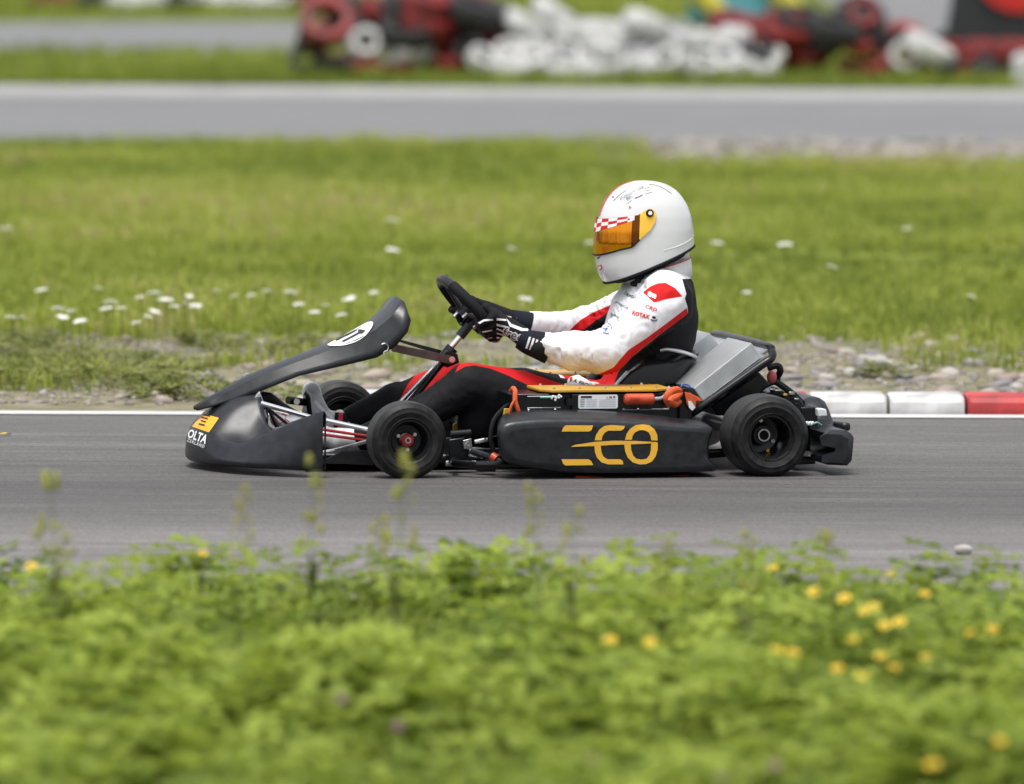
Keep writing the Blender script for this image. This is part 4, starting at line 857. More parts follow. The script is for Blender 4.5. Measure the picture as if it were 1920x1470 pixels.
# ---- battery boxes with yellow lids, near and far
def battery(s):
    Y0, Y1 = (-.50, -.27) if s < 0 else (.27, .50); yf = Y0
    zl, zt = .11, K(1100, 738, -.50)[2]; x0 = K(962, 735, -.50)[0]; x1 = K(1300, 740, -.50)[0]; dY = Y1 - Y0
    b = empty('battery_pack', (0, 0, 0), 0, kart); ym = (Y0 + Y1) / 2
    make('case', *box(((x0 + x1) / 2, ym + .006, (zl + zt) / 2), (x1 - x0, dY - .016, zt - zl)), 'black_paint', b, bevel=.004)
    xa, xb = K(1035, 735, -.50)[0], K(1248, 735, -.50)[0]
    lid = make('lid', *prism([(xa, Y0, zt + .004), (xb - .03, Y0, zt + .004), (xb + .03, Y0 + .05, zt + .004), (xb + .03, Y1, zt + .004), (xa - .03, Y1, zt + .004), (xa - .03, Y0 + .05, zt + .004)], (0, 0, .009)), 'yellow_plate', b, bevel=.002)
    for t in np.linspace(0, 1, 5):
        for y in (Y0 + .012, Y1 - .02): make('lid_screw', *disc((xa + (xb - xa) * t * .9 + .01, y, zt + .016), (0, 0, 1), .0045, .006, 8), 'chrome', b)
    xs0, xs1 = K(1084, 750, -.50)[0], K(1158, 750, -.50)[0]; zs0, zs1 = K(1120, 766, -.50)[2], K(1120, 740, -.50)[2]; yy = Y0 - .0035
    zs0 = min(zs0, zs1 - .035)
    r_ = .006; P = []
    for cx_, cz_, a0 in ((xs1 - r_, zs1 - r_, 0), (xs0 + r_, zs1 - r_, 90), (xs0 + r_, zs0 + r_, 180), (xs1 - r_, zs0 + r_, 270)):
        for a in (0, 30, 60, 90): P.append((cx_ + r_ * math.cos(math.radians(a0 + a)), yy, cz_ + r_ * math.sin(math.radians(a0 + a))))
    make('front_plate', *box(((xs0 + xs1) / 2 + .01, Y0 + .001, (zl + zt) / 2), (xs1 - xs0 + .06, .006, zt - zl - .006)), 'black_paint', b, bevel=.001)
    lb = make('label_plate', *prism(P, (0, .0015, 0)), 'label_white', b, smooth=False)
    W, Hh = xs1 - xs0, zs1 - zs0
    def bar(u0, u1, v0, v1, mt): make('label_print', *box((xs0 + W * (u0 + u1) / 2, yy - .0006, zs1 - Hh * (v0 + v1) / 2), (W * (u1 - u0), .0006, Hh * (v1 - v0))), mt, lb, smooth=False)
    bar(.06, .34, .08, .22, 'black_print'); bar(.78, .85, .12, .26, 'grey_print'); bar(.88, .93, .10, .26, 'grey_print'); bar(.70, .75, .12, .30, 'pale_print')
    for k in range(5): bar(.04, .16, .32 + k * .12, .35 + k * .12, 'grey_print'); bar(.2, .46, .32 + k * .12, .345 + k * .12, 'pale_print'); bar(.52, .94, .34 + k * .12, .365 + k * .12, 'pale_print')
    zc = K(1200, 748, -.50)[2]; c0, c1 = K(1172, 748, -.50)[0], K(1224, 748, -.50)[0]
    make('power_plug', *tube([(c0 - .006, Y0 - .012, zc), (c0, Y0 - .012, zc), (c0 + .001, Y0 - .012, zc), (c1 - .004, Y0 - .012, zc), (c1, Y0 - .012, zc)], [.012, .0175, .0185, .0185, .015], 14), 'orange_plastic', b)
    make('plug_key', *box(((c0 + c1) / 2 - .02, Y0 - .031, zc + .004), (.03, .005, .006)), 'orange_plastic', b)
    make('plug_cable', *tube([(c1, Y0 - .012, zc), (c1 + .03, Y0 - .01, zc + .004), (c1 + .055, Y0 + .02, zc + .022), (c1 + .07, Y0 + .07, zc + .03)], .0062, 8, sm=4), 'grey_sheet', b)
    for zz in (zs1 - .004, zs0 + .004, zs0 - .006): make('mount_rail', *tube([K(988, 745, -.50) * [1, 0, 0] + [0, Y0 - .004, zz], K(1050, 745, -.50) * [1, 0, 0] + [0, Y0 - .004, zz]], .0022, 6), 'steel', b)
    make('mount_rail', *tube([(c0 - .01, Y0 - .006, zs0 - .004), (c1 + .05, Y0 - .006, zs0 - .004)], .003, 6), 'steel', b)
    for x_ in (990, 1040, 1195, 1252): make('mount_bolt', *ball((K(x_, 762, -.5)[0], Y0 - .008, zs0 - .002), .0045, 8, 6), 'chrome', b)
    make('terminal_cover', *disc((K(1068, 752, -.5)[0], Y0 - .003, (zs0 + zs1) / 2), (0, 1, 0), .012, .006, 16), 'pad_black', b)
    m_ = MB()
    for k in range(9): m_.add(*ball((K(1033 + random.uniform(0, 18), 744, -.5)[0], Y0 - .01, K(1040, 745 + random.uniform(-4, 5), -.5)[2]), .0045, 6, 4))
    tag(make('plug_wires', m_.v, m_.f, 'label_white', b), kind='stuff'); make('wire_sleeve', *tube([(K(1012, 745, -.5)[0], Y0 - .008, zs1 - .006), (K(1034, 745, -.5)[0], Y0 - .01, zs1 - .006)], .0035, 6), 'teal_print', b)
    xe = K(1282, 750, -.50)[0]; make('end_bracket', *box((xe, Y0 - .004, (zt + .03 + zl) / 2), (.030, .012, zt - zl - .0)), 'black_paint', b, bevel=.002)
    return b
battery(-1); battery(1)
# orange lashing straps
make('lashing_strap', *tube([K(957, 733, -.47), K(962, 728, -.49), K(966, 734, -.51), K(966, 752, -.52), K(972, 770, -.52), K(976, 784, -.51)], [.006, .008, .008, .007, .006], 8, sm=5), 'orange_strap', kart)
make('lashing_strap', *tube([K(966, 748, -.525), K(959, 760, -.53), K(954, 776, -.53), K(953, 788, -.52)], .004, 8, sm=5), 'orange_strap', kart)
make('strap_knot', *tube([K(1256, 762, -.52), K(1250, 748, -.53), K(1256, 736, -.53), K(1268, 731, -.52), K(1276, 736, -.5), K(1268, 744, -.53), K(1258, 750, -.54), K(1266, 758, -.53), K(1275, 752, -.52)], [.008, .012, .013, .012, .010, .012, .013, .012, .008], 10, sm=5), 'orange_strap', kart)
make('strap_tail', *prism([K(1284, 735, -.53), K(1296, 738, -.53), K(1312, 746, -.53), K(1318, 753, -.53), K(1306, 752, -.53), K(1304, 766, -.53), K(1296, 770, -.53), K(1288, 758, -.53)], (0, .006, 0)), 'orange_strap', kart, bevel=.002)
make('strap_tag', *prism([K(1290, 752, -.536), K(1296, 752, -.536), K(1304, 764, -.536), K(1298, 770, -.536), K(1292, 764, -.536)], (0, .003, 0)), 'label_white', kart)

# ---- seat shell
def seat():
    V = []; hs = [(.06, .52, .10), (.09, .54, .17), (.16, .62, .185), (.24, .72, .19), (.31, .80, .185), (.365, .88, .17)]
    sidepx = []
    for z, xf, w in hs:
        xb = .955 + (z - .06) * .42
        for a in np.linspace(-1, 1, 19):
            if abs(a) > .5: t = (abs(a) - .5) / .5; x = xb - .10 - (xb - .10 - xf) * t; y = math.copysign(w, a)
            else: th = a * math.pi; x = xb - .10 + .10 * math.cos(th); y = w * math.sin(th)
            V.append((x, y, z))
    o = make('seat_shell', V, grid_faces(len(hs), 19), 'black_paint', kart, auto=60); m_ = o.modifiers.new('s', 'SOLIDIFY'); m_.thickness = .007
    make('seat_trim', *tube([K(1238, 657, -.19), K(1252, 655, -.195), K(1275, 659, -.19), K(1292, 664, -.17), K(1305, 670, -.14)], .0062, 8, sm=5), 'alu_dull', kart)
    make('seat_stay', *tube([K(1152, 724, -.28), K(1176, 698, -.24)], .006, 8), 'steel', kart)
seat()
# ---- inverter boxes on the sloping rear frame, near and far
def inverter(Y0, Y1, pr=True):
    A, B, C_, D = [K(x, y, -.42) for x, y in ((1300, 728), (1408.5, 642.5), (1429, 669), (1318, 753))]
    Q = [np.array([p[0], Y0, p[2]]) for p in (A, B, C_, D)]; b = empty('inverter_box', (0, 0, 0), 0, kart)
    make('housing', *prism(Q, (0, Y1 - Y0, 0)), 'aluminium', b, bevel=.003, smooth=False)
    d = (Q[2] - Q[1]) * .04; e = (Q[1] - Q[0]) * .05
    make('base_flange', *prism([Q[3] - e + d * 1, Q[2] + e + d * 1, Q[2] + e + d * 4.5, Q[3] - e + d * 4.5] + np.array([0, -.006, 0]), (0, Y1 - Y0 + .012, 0)), 'alu_dull', b)
    return Q, d, e
Q, d, e = inverter(-.42, -.12); inverter(.12, .42)
fp = lambda x, y, Y: K(x, y, -.42) * [1, 0, 1] + [0, Y, 0]
make('rear_frame', *tube([fp(1290, 782, -.40), fp(1318, 760, -.43), fp(1424, 686, -.43), fp(1446, 672, -.42), fp(1453, 660, -.38), fp(1452, 652, -.30), fp(1452, 652, .30), fp(1453, 660, .38), fp(1446, 672, .42), fp(1424, 686, .43), fp(1318, 760, .43)], .0135, 12, sm=6), 'black_paint', kart)
make('frame_plate', *prism([fp(1330, 756, -.41), fp(1428, 686, -.41), fp(1430, 692, -.41), fp(1333, 762, -.41)], (0, .82, 0)), 'alu_dull', kart)
make('frame_top_plate', *prism([fp(1424, 672, -.38), fp(1446, 656, -.38), fp(1448, 660, -.38), fp(1428, 677, -.38)], (0, .76, 0)), 'alu_dull', kart)
make('control_case', *prism([K(1335, 762, -.38), K(1424, 698, -.38), K(1446, 722, -.38), K(1430, 734, -.38), K(1400, 775, -.38), K(1345, 780, -.38)], (0, .30, 0)), 'black_paint', kart, bevel=.005)
make('power_cable', *tube([K(1440, 690, -.28), K(1458, 686, -.28), K(1463, 696, -.28), K(1456, 706, -.26), K(1444, 702, -.25)], .011, 10, sm=5), 'pad_black', kart)
make('power_cable', *tube([K(1436, 722, -.30), K(1452, 716, -.30), K(1470, 726, -.31), K(1490, 742, -.32), K(1503, 756, -.33)], .011, 10, sm=5), 'pad_black', kart)
make('power_cable', *tube([K(1446, 716, -.26), K(1456, 708, -.26), K(1460, 714, -.26)], .008, 10, sm=5), 'pad_black', kart)
make('cable_boot', *ball(K(1447, 707, -.33), .017, 12, 8, (1, .8, 1.3)), mat('boot_pink', (.45, .08, .09), .5), kart)
make('blue_tie', *tube([K(1276, 726, -.44), K(1281, 721, -.43), K(1290, 722, -.43), K(1297, 728, -.44)], .0026, 6, sm=4), 'blue_print', kart)
# ---- motor and drive behind the seat
make('rear_axle', *tube([(XR, -.52, RR), (XR, .52, RR)], .025, 20), 'steel', kart)
make('motor', *lathe_y([(0, -.13), (.07, -.13), (.082, -.12), (.082, .12), (.07, .13), (0, .13)], (XR + .155, -.16, .155), 32), 'black_paint', kart)
for k in range(10):
    a = k * .62; make('motor_fin', *box((XR + .155 + .083 * math.cos(a), -.16, .155 + .083 * math.sin(a)), (.012, .22, .006), rotm('Y', -a)), 'dark_metal', kart)
make('chain_guard', *lathe_y([(.09, -.006), (.104, -.008), (.104, .008), (.09, .006)], (XR + .09, -.36, .15), 40), 'black_plastic', kart)
make('sprocket', *lathe_y([(.03, -.003), (.09, -.003), (.09, .003), (.03, .003)], (XR + .02, -.33, RR), 40), 'dark_metal', kart)
make('brake_disc', *lathe_y([(.05, -.004), (.095, -.004), (.095, .004), (.05, .004)], (XR, .2, RR), 40), 'steel', kart)
make('drive_case', *prism([K(1462, 742, -.40), K(1500, 748, -.40), K(1520, 772, -.40), K(1530, 800, -.40), K(1526, 850, -.40), K(1470, 860, -.40)], (0, .09, 0)), 'black_paint', kart, bevel=.006)
for (x, y, r, mt) in [(1452, 732, .010, 'dark_metal'), (1462, 736, .008, 'black_paint'), (1474, 745, .013, 'black_paint'), (1482, 752, .010, 'dark_metal'), (1492, 762, .012, 'black_paint'), (1483, 744, .011, 'black_paint'), (1500, 768, .010, 'dark_metal')]:
    make('fitting', *disc(K(x, y, -.42), (0, 1, 0), r, .05, 12), mt, kart, bevel=.001)
for (x, y, w, h_, mt) in [(1484, 737, .018, .009, 'steel'), (1472, 740, .011, .006, 'yellow_plate'), (1458, 732, .020, .004, 'steel'), (1448, 730, .016, .004, 'steel'), (1493, 748, .014, .005, 'steel')]:
    make('fitting', *box(K(x, y, -.45), (w, .012, h_)), mt, kart, bevel=.001)
make('drive_housing', *prism([K(1502, 764, -.45), K(1532, 764, -.45), K(1534, 794, -.45), K(1506, 794, -.45)], (0, .1, 0)), 'black_paint', kart, bevel=.003)
make('transponder', *prism([K(1533, 766, -.48), K(1549, 767, -.48), K(1552, 780, -.48), K(1534, 781, -.48)], (0, .05, 0)), 'label_white', kart, bevel=.003)
m_ = MB()
for k in range(5): m_.add(*ball(K(1513 + k * 2.6, 793 + (k % 2) * 2, -.50), .006, 8, 5))
tag(make('cable_clips', m_.v, m_.f, 'label_white', kart), kind='stuff'); make('earth_wire', *tube([K(1526, 795, -.49), K(1532, 792, -.49), K(1540, 797, -.48)], .003, 6, sm=3), 'teal_print', kart)
make('tow_bracket', *prism([K(1506, 849, -.47), K(1523, 847, -.47), K(1523, 852, -.47), K(1506, 854, -.47)], (0, .05, 0)), 'steel', kart)
make('lower_guard', *prism([K(1490, 858, -.45), K(1528, 856, -.45), K(1530, 870, -.45), K(1492, 872, -.45)], (0, .3, 0)), 'black_paint', kart, bevel=.004)
# ---- rear bumper: raised in the middle, hollowed at its ends
def bumper():
    x1 = K(1597, 830, -.62)[0]; V = []; ys = np.concatenate([np.linspace(-.66, -.40, 14), np.linspace(-.38, .38, 24), np.linspace(.40, .66, 14)])
    for y in ys:
        a = abs(y); hump = np.clip((.46 - a) / .12, 0, 1); hump = hump * hump * (3 - 2 * hump)
        zt = .148 + .085 * hump + (-.012 if a > .64 else 0); zb = .038 + (.010 if a > .64 else 0) + .05 * hump; xb = x1 - (.022 if a > .64 else 0) - .012 * hump - .03 * max(0, a - .55); th = .085 - .02 * hump
        cut = np.clip((a - .42) / .03, 0, 1) * np.clip((.655 - a) / .02, 0, 1) if a < .65 else .9
        xin = xb - th
        V += [(xin, y, zb), (xb - .018, y, zb - .004), (xb - .003, y, zb + .012), (xb, y, (zt + zb) / 2 - .02), (xb + .004, y, (zt + zb) / 2 + .03), (xb - .004, y, zt - .012), (xb - .022, y, zt), (xin + .012, y, zt + .002), (xin - .008, y, zt - .008),
              (xin, y, zt - .034), (xin + .050 * cut, y, zt - .044), (xin + .050 * cut, y, zb + .034), (xin - .0, y, zb + .022)]
    n_ = 13; N = len(ys); Fc = [(i * n_ + k, i * n_ + (k + 1) % n_, (i + 1) * n_ + (k + 1) % n_, (i + 1) * n_ + k) for i in range(N - 1) for k in range(n_)]
    Fc += [tuple(range(n_)), tuple((N - 1) * n_ + k for k in range(n_))]
    return make('rear_bumper', V, Fc, 'black_plastic', kart, auto=40)
bumper()
make('bumper_block', *box(K(1578, 798, -.45), (.03, .12, .026)), 'black_plastic', kart, bevel=.008)
for s in (-1, 1): make('bumper_stay', *tube([(XR + .05, s * .30, .07), (XR + .22, s * .36, .10)], .012, 10), 'black_paint', kart)

# ================================================================== THE DRIVER
SEAT = np.array([.82, 0, .05]); OFF['person'] = SEAT
def suit_mat():
    m = bpy.data.materials.new('racing_suit'); m.use_nodes = True; nt = m.node_tree; L = nt.links; b = nt.nodes['Principled BSDF']
    def step(nm):
        a = nt.nodes.new('ShaderNodeAttribute'); a.attribute_name = nm; r = nt.nodes.new('ShaderNodeMapRange'); r.inputs['From Min'].default_value = -.35; r.inputs['From Max'].default_value = .35; L.new(a.outputs['Fac'], r.inputs[0]); return r.outputs[0]
    tc = nt.nodes.new('ShaderNodeTexCoord'); n = nt.nodes.new('ShaderNodeTexNoise'); n.inputs['Scale'].default_value = 14; n.inputs['Detail'].default_value = 5; L.new(tc.outputs['Object'], n.inputs['Vector'])
    rw = nt.nodes.new('ShaderNodeValToRGB'); rw.color_ramp.elements[0].position = .28; rw.color_ramp.elements[0].color = (.60, .57, .55, 1); rw.color_ramp.elements[1].position = .5; rw.color_ramp.elements[1].color = (.70, .70, .735, 1); L.new(n.outputs['Fac'], rw.inputs[0])
    def mix(f, a, c):
        q = nt.nodes.new('ShaderNodeMix'); q.data_type = 'RGBA'; L.new(f, q.inputs['Factor']); (L.new(a, q.inputs['A']) if not isinstance(a, tuple) else setattr(q.inputs['A'], 'default_value', a)); q.inputs['B'].default_value = c; return q.outputs['Result']
    c = mix(step('dirt'), rw.outputs[0], (.52, .44, .36, 1)); c = mix(step('black'), c, (.008, .008, .010, 1)); c = mix(step('red'), c, (.52, .010, .012, 1)); c = mix(step('white'), c, (.78, .78, .80, 1))
    L.new(c, b.inputs['Base Color']); b.inputs['Roughness'].default_value = .72; b.inputs['Specular IOR Level'].default_value = .16
    n2 = nt.nodes.new('ShaderNodeTexNoise'); n2.inputs['Scale'].default_value = 34; n2.inputs['Detail'].default_value = 3; mp = nt.nodes.new('ShaderNodeMapping'); mp.inputs['Scale'].default_value = (1, 1, .7); L.new(tc.outputs['Object'], mp.inputs[0]); L.new(mp.outputs[0], n2.inputs['Vector'])
    bp = nt.nodes.new('ShaderNodeBump'); bp.inputs['Strength'].default_value = .5; bp.inputs['Distance'].default_value = .006; L.new(n2.outputs['Fac'], bp.inputs['Height']); L.new(bp.outputs[0], b.inputs['Normal'])
    MAT['suit'] = m
suit_mat()
S = SDF((-.16, -.48, .03), (1.14, .48, .72), .0075)
ch, wa, hp = K(1224, 600, 0), K(1218, 690, 0), K(1180, 775, 0)
S.cone(ch, .138, wa, .122, .03, 1.28); S.cone(wa, .120, hp, .130, .04, 1.30)
S.cone(K(1248, 552, 0), .085, ch, .12, .05, 1.5)
S.cone(K(1205, 570, 0), .07, K(1165, 640, 0), .06, .05, 2.0)
for s in (-1, 1):
    S.ell(K(1248, 566, s * .165), (.080, .085, .082), .04)
    S.cone(K(1247, 545, s * .10), .066, K(1246, 565, s * .18), .070, .04)
S.cone(K(1248, 530, 0), .070, K(1238, 502, 0), .062, .03, 1.15)
# arms
sh, el, wr = K(1238, 578, -.205), K(1128, 664, -.315), K(1024, 651, -.225)
S.cone(sh, .074, el, .060, .03); S.cone(el, .0625, K(1075, 660, -.27), .060, .025); S.cone(K(1075, 660, -.27), .060, wr, .046, .02)
S.ell(el + [.01, 0, -.004], (.062, .055, .060), .02)
fsh, fel, fwr = K(1200, 574, .20), K(1098, 617, .31), K(992, 611, .19)
S.cone(fsh, .070, fel, .056, .03); S.cone(fel, .056, fwr, .043, .02)
# legs
S.cone(K(1165, 782, -.10), .095, K(1000, 745, -.155), .078, .03); S.cone(K(1000, 745, -.155), .080, K(880, 722, -.17), .070, .02)
S.ell(K(935, 760, -.15), (.11, .075, .075), .04); S.ell(K(900, 790, -.14), (.075, .065, .07), .03)
S.cone(K(876, 724, -.17), .069, K(790, 778, -.17), .055, .02); S.cone(K(790, 778, -.17), .056, K(680, 822, -.14), .042, .02)
S.cone(K(1165, 775, .10), .095, K(980, 735, .15), .075, .03); S.cone(K(980, 735, .15), .075, K(842, 716, .16), .062, .02)
S.cone(K(842, 716, .16), .062, K(740, 756, .15), .054, .02); S.cone(K(740, 752, .15), .058, K(664, 784, .14), .044, .02)
V, Fc = S.mesh(); V = relax(V, Fc, 2, .5); N = vnormals(V, Fc)
# folds in the cloth
def seg_t(P, a, b):
    d = b - a; t = np.clip(((P - a) @ d) / (d @ d), -.3, 1.3); return t, np.linalg.norm(P - a - np.clip(t, 0, 1)[:, None] * d, axis=1)
disp = np.zeros(len(V))
for a, b, fr, amp in [(sh, el, 16, .011), (el, wr, 20, .014), (fsh, fel, 20, .011), (fel, fwr, 24, .010), (K(1000, 745, -.155), K(880, 722, -.17), 12, .005), (K(842, 716, .16), K(740, 756, .15), 16, .006), (K(876, 724, -.17), K(790, 778, -.17), 14, .006)]:
    t, dist = seg_t(V, a, b); w = np.clip(1 - (dist - .06) / .05, 0, 1) * np.clip((t + .2) * 5, 0, 1) * np.clip((1.15 - t) * 6, 0, 1); L_ = np.linalg.norm(b - a); u = (b - a) / L_
    ix = np.where(w > 0)[0]
    for i in ix:
        p = V[i]; al = (p - a) @ u; q = p - a - al * u
        v = noise.noise(Vector((al * fr + 3.0 * noise.noise(Vector(p * 9)), q[0] * 7 + q[2] * 9, q[1] * 7 + a[1] * 9))); v2 = noise.noise(Vector(p * 38))
        disp[i] += w[i] * amp * ((1 - 2.2 * abs(v)) * .6 - .75 * math.exp(-(v * 6.5) ** 2) + .3 + .25 * v2)
for i in range(len(V)):
    p = V[i]; disp[i] += .006 * (1 - 2 * abs(noise.noise(Vector((p[0] * 9 + p[2] * 7, p[1] * 5, p[2] * 12 - p[0] * 5))))) * (p[2] > .3 and p[0] > .7)
V = V + N * disp[:, None]; V = relax(V, Fc, 1, .35)
# colour blocking of the suit, seamed along fixed lines on the cloth
pn = PX(V); Vm = V * np.array([1, -1, 1]); near = V[:, 1] < .02; pm_ = PX(np.where(near[:, None], V, Vm))
far_arm = np.minimum(seg_t(V, fsh, fel)[1], seg_t(V, fel, fwr)[1]) < .095; far_arm &= V[:, 1] > .09; upper = V[:, 0] > .62
def sdp(P, poly): return in_poly_sd(P, poly)
bl = [(1279,523),(1287,551),(1284,560),(1289,575),(1290,586),(1250,617),(1230,633),(1204,653),(1184,671),(1159,696),(1142,709),(1135,730),(1120,800),(1400,800),(1400,520)]
rd = [(1288,577),(1250,606),(1212,634),(1177,657),(1150,689),(1124,701),(1085,706),(1085,722),(1150,722),(1160,696),(1184,671),(1204,653),(1250,618),(1290,588)]
pr_ = [(1205,548),(1221,536),(1234,531),(1248,530),(1266,540),(1280,556),(1250,561),(1227,568)]
black = sdp(pm_, bl); red = np.maximum(sdp(pm_, rd), sdp(pm_, pr_))
black = np.where(far_arm, sdp(pn, [(1088,622),(1110,604),(1131,588),(1160,570),(1160,650),(1076,640)]), black)
red = np.where(far_arm, sdp(pn, [(1055,634),(1075,612),(1088,600),(1113,585),(1140,574),(1160,560),(1160,575),(1131,592),(1110,606),(1088,624),(1072,640)]), red)
armd = np.minimum(np.minimum(seg_t(V, sh, el)[1], seg_t(V, el, wr)[1]), np.minimum(seg_t(V, fsh, fel)[1], seg_t(V, fel, fwr)[1]))
legd = np.min([seg_t(V, K(*p), K(*q))[1] for p, q in (((1165, 782, -.1), (880, 722, -.17)), ((876, 724, -.17), (686, 802, -.15)), ((1165, 775, .1), (842, 716, .16)), ((842, 716, .16), (640, 786, .14)))], axis=0)
legs = (V[:, 0] < K(1078, 720, -.1)[0]) & (legd - .02 < armd) & (V[:, 2] < .40); nl = legs & (V[:, 1] < 0); fl = legs & (V[:, 1] >= 0)
black = np.where(legs, 20, black)
stripe_n = [(853,700),(858,688),(872,670),(890,668),(930,676),(980,694),(1030,712),(1075,726),(1075,742),(1045,738),(1030,741),(990,722),(950,703),(920,691),(890,685),(872,687),(860,694)]
stripe_f = [(748,752),(765,720),(780,702),(800,686),(835,670),(870,665),(870,700),(852,700),(830,712),(805,745),(792,772),(752,772)]
red = np.where(nl, sdp(pn, stripe_n), np.where(fl, sdp(pn, stripe_f), red))
white = np.where(fl, sdp(pn, [(806,750),(830,714),(850,700),(870,690),(870,730),(840,745)]), -20.0); white = np.where(nl, -20.0, white)
white = np.where(nl & (V[:, 1] > -.135), np.maximum(white, sdp(pn, [(950,690),(1075,722),(1075,728),(1030,712),(985,695)])), white)
white = np.where(legs, white, -20.0)
dirt = -20 + 0 * black; e_ = np.hypot((pn[:, 0] - 1112) / 34, (pn[:, 1] - 690) / 15); nz = np.array([noise.noise(Vector(p * 22)) for p in V])
dirt = np.where(near & ~legs, (1.0 - e_ + .9 * nz) * .35 - .12, -20)
person = make('person', V, Fc, 'suit', None, auto=0, attrs=dict(black=black, red=red, white=white, dirt=dirt), off=SEAT)
person.location = tuple(ROOT + SEAT[0] * EX + SEAT[1] * EY + SEAT[2] * EZ); person.rotation_euler = (0, 0, TH)
tag(person, 'person in white, red and black racing suit and white helmet, seated in the go kart', 'person'); OFF[person.name] = SEAT
bb = bvh_of(person)
letter('lettering', 'tm', 1223, 553, 15, 22, bb, 'white_print', person, bold=.05)
letter('lettering', 'CRD', 1220, 578, 9, 20, bb, 'red_print', person, sx=1.25, bold=.015, shear=.2)
letter('lettering', 'ROTAX', 1201, 590.5, 9.6, 15, bb, 'red_print', person, bold=.045)
patch('emblem', oval(1225, 596.5, 6.6, 5.2, 15), bb, 'white_print', person, .0016); patch('emblem', oval(1225.5, 595.5, 3.6, 2.6, 15), bb, 'black_print', person, .0026)
patch('emblem', stroke([(1220, 598.5), (1223, 601), (1228, 601.5), (1232, 599)], 1.8), bb, 'black_print', person, .0026)
letter('lettering', 'FACH', 1184, 556, 7.2, 20, bb, 'black_print', person, bold=.03); patch('emblem', [(1169, 551), (1175, 545), (1178, 551), (1171, 553)], bb, 'teal_print', person, .0016)
letter('lettering', 'prodesOIL', 1167, 572.5, 7.0, 30, bb, 'grey_print', person, sx=.9, bold=.01)
letter('lettering', 'auther', 1154, 592, 7.6, 32, bb, 'black_print', person, sx=.95, bold=.01); patch('emblem', stroke([(1145, 590), (1153, 594), (1158, 600), (1161, 603)], 1.2), bb, 'grey_print', person, .0016)
patch('emblem', stroke([(1139, 606), (1144, 608), (1147, 613), (1147, 619)], 1.3), bb, 'blue_print', person, .0016)
for q in ([(1130, 617), (1140, 616)], [(1134, 622), (1141, 612)], [(1130, 624), (1142, 626)]): patch('emblem', stroke(q, 1.6), bb, 'blue_print', person, .0016)
# belt tab with name
def tilted(P): return [K(x, y, np.interp(y, (702, 730), (-.15, -.235))) for x, y in P]
tabo = make('name_tab', *prism(tilted([(1063, 728), (1065, 711), (1069, 706), (1084, 702), (1127, 726), (1126, 731), (1064, 732)]), (0, .012, -.006)), 'cloth_white', person, bevel=.002)
tb = bvh_of(tabo); letter('lettering', 'A. FACH', 1091, 719, 9, 20, tb, 'black_print', tabo, bold=.02, shear=.2); patch('emblem', [(1068, 708), (1073, 707), (1073, 715), (1068, 716)], tb, 'red_print', tabo)
# collar and balaclava
collar = make('collar', *tube([K(1190, 538, 0), K(1240, 508, 0)], .05, 8), 'cloth_white', person) if False else None
def band(name, pts, w, mt, par, seg=32):      # oval ring following a tilted plane
    (a, wa_), (b, wb_) = pts
    return None
S2 = SDF((.75, -.13, .55), (1.10, .13, .78), .005)
S2.cone(K(1232, 515, 0), .062, K(1222, 470, 0), .068, .02, 1.05); S2.cone(K(1200, 520, 0), .045, K(1185, 500, 0), .05, .02, 1.1); S2.cone(K(1258, 495, 0), .045, K(1262, 478, 0), .05, .02, 1.1)
V, Fc = S2.mesh(); N = vnormals(V, Fc); V += N * np.array([.004 * (1 - 2 * abs(noise.noise(Vector((p[0] * 30, p[1] * 12, p[2] * 22))))) for p in V])[:, None]
make('balaclava', V, Fc, 'cloth_white', person, auto=0)
cc = []; cr = 22
for r_, (dz, k) in enumerate([(-.02, 1.04), (.012, 1.02), (.040, .98), (.043, .93)]):
    for i in range(cr):
        a = 2 * math.pi * i / cr; fx = math.cos(a); base = K(1240, 520, 0); tilt = .48
        x = base[0] + .098 * k * fx; y = .092 * k * math.sin(a); z = base[2] + dz + tilt * .078 * fx * .72
        cc.append((x, y, z))
col_o = make('collar', cc, grid_faces(4, cr) + [(r * cr + cr - 1, r * cr, (r + 1) * cr, (r + 1) * cr + cr - 1) for r in range(3)], 'cloth_white', person, auto=60); col_o.modifiers.new('s', 'SOLIDIFY').thickness = .004
make('collar_piping', *tube(cc[2 * cr:3 * cr], .0018, 6, closed=True), 'red_print', col_o)
make('chin_strap', *prism([K(1190, 530, -.085), K(1194, 503, -.085), K(1211, 494, -.085), K(1208, 522, -.085), K(1200, 531, -.085)], (0, .012, 0)), 'pad_black', person, bevel=.003)
make('neck_pad', *ball(K(1192, 503, -.05), .028, 12, 8, (1.3, .8, .55)), 'blue_cloth', person)
make('collar_tab', *ball(K(1193, 532, -.075), .014, 10, 6, (1.5, .6, .8)), 'pad_black', person)

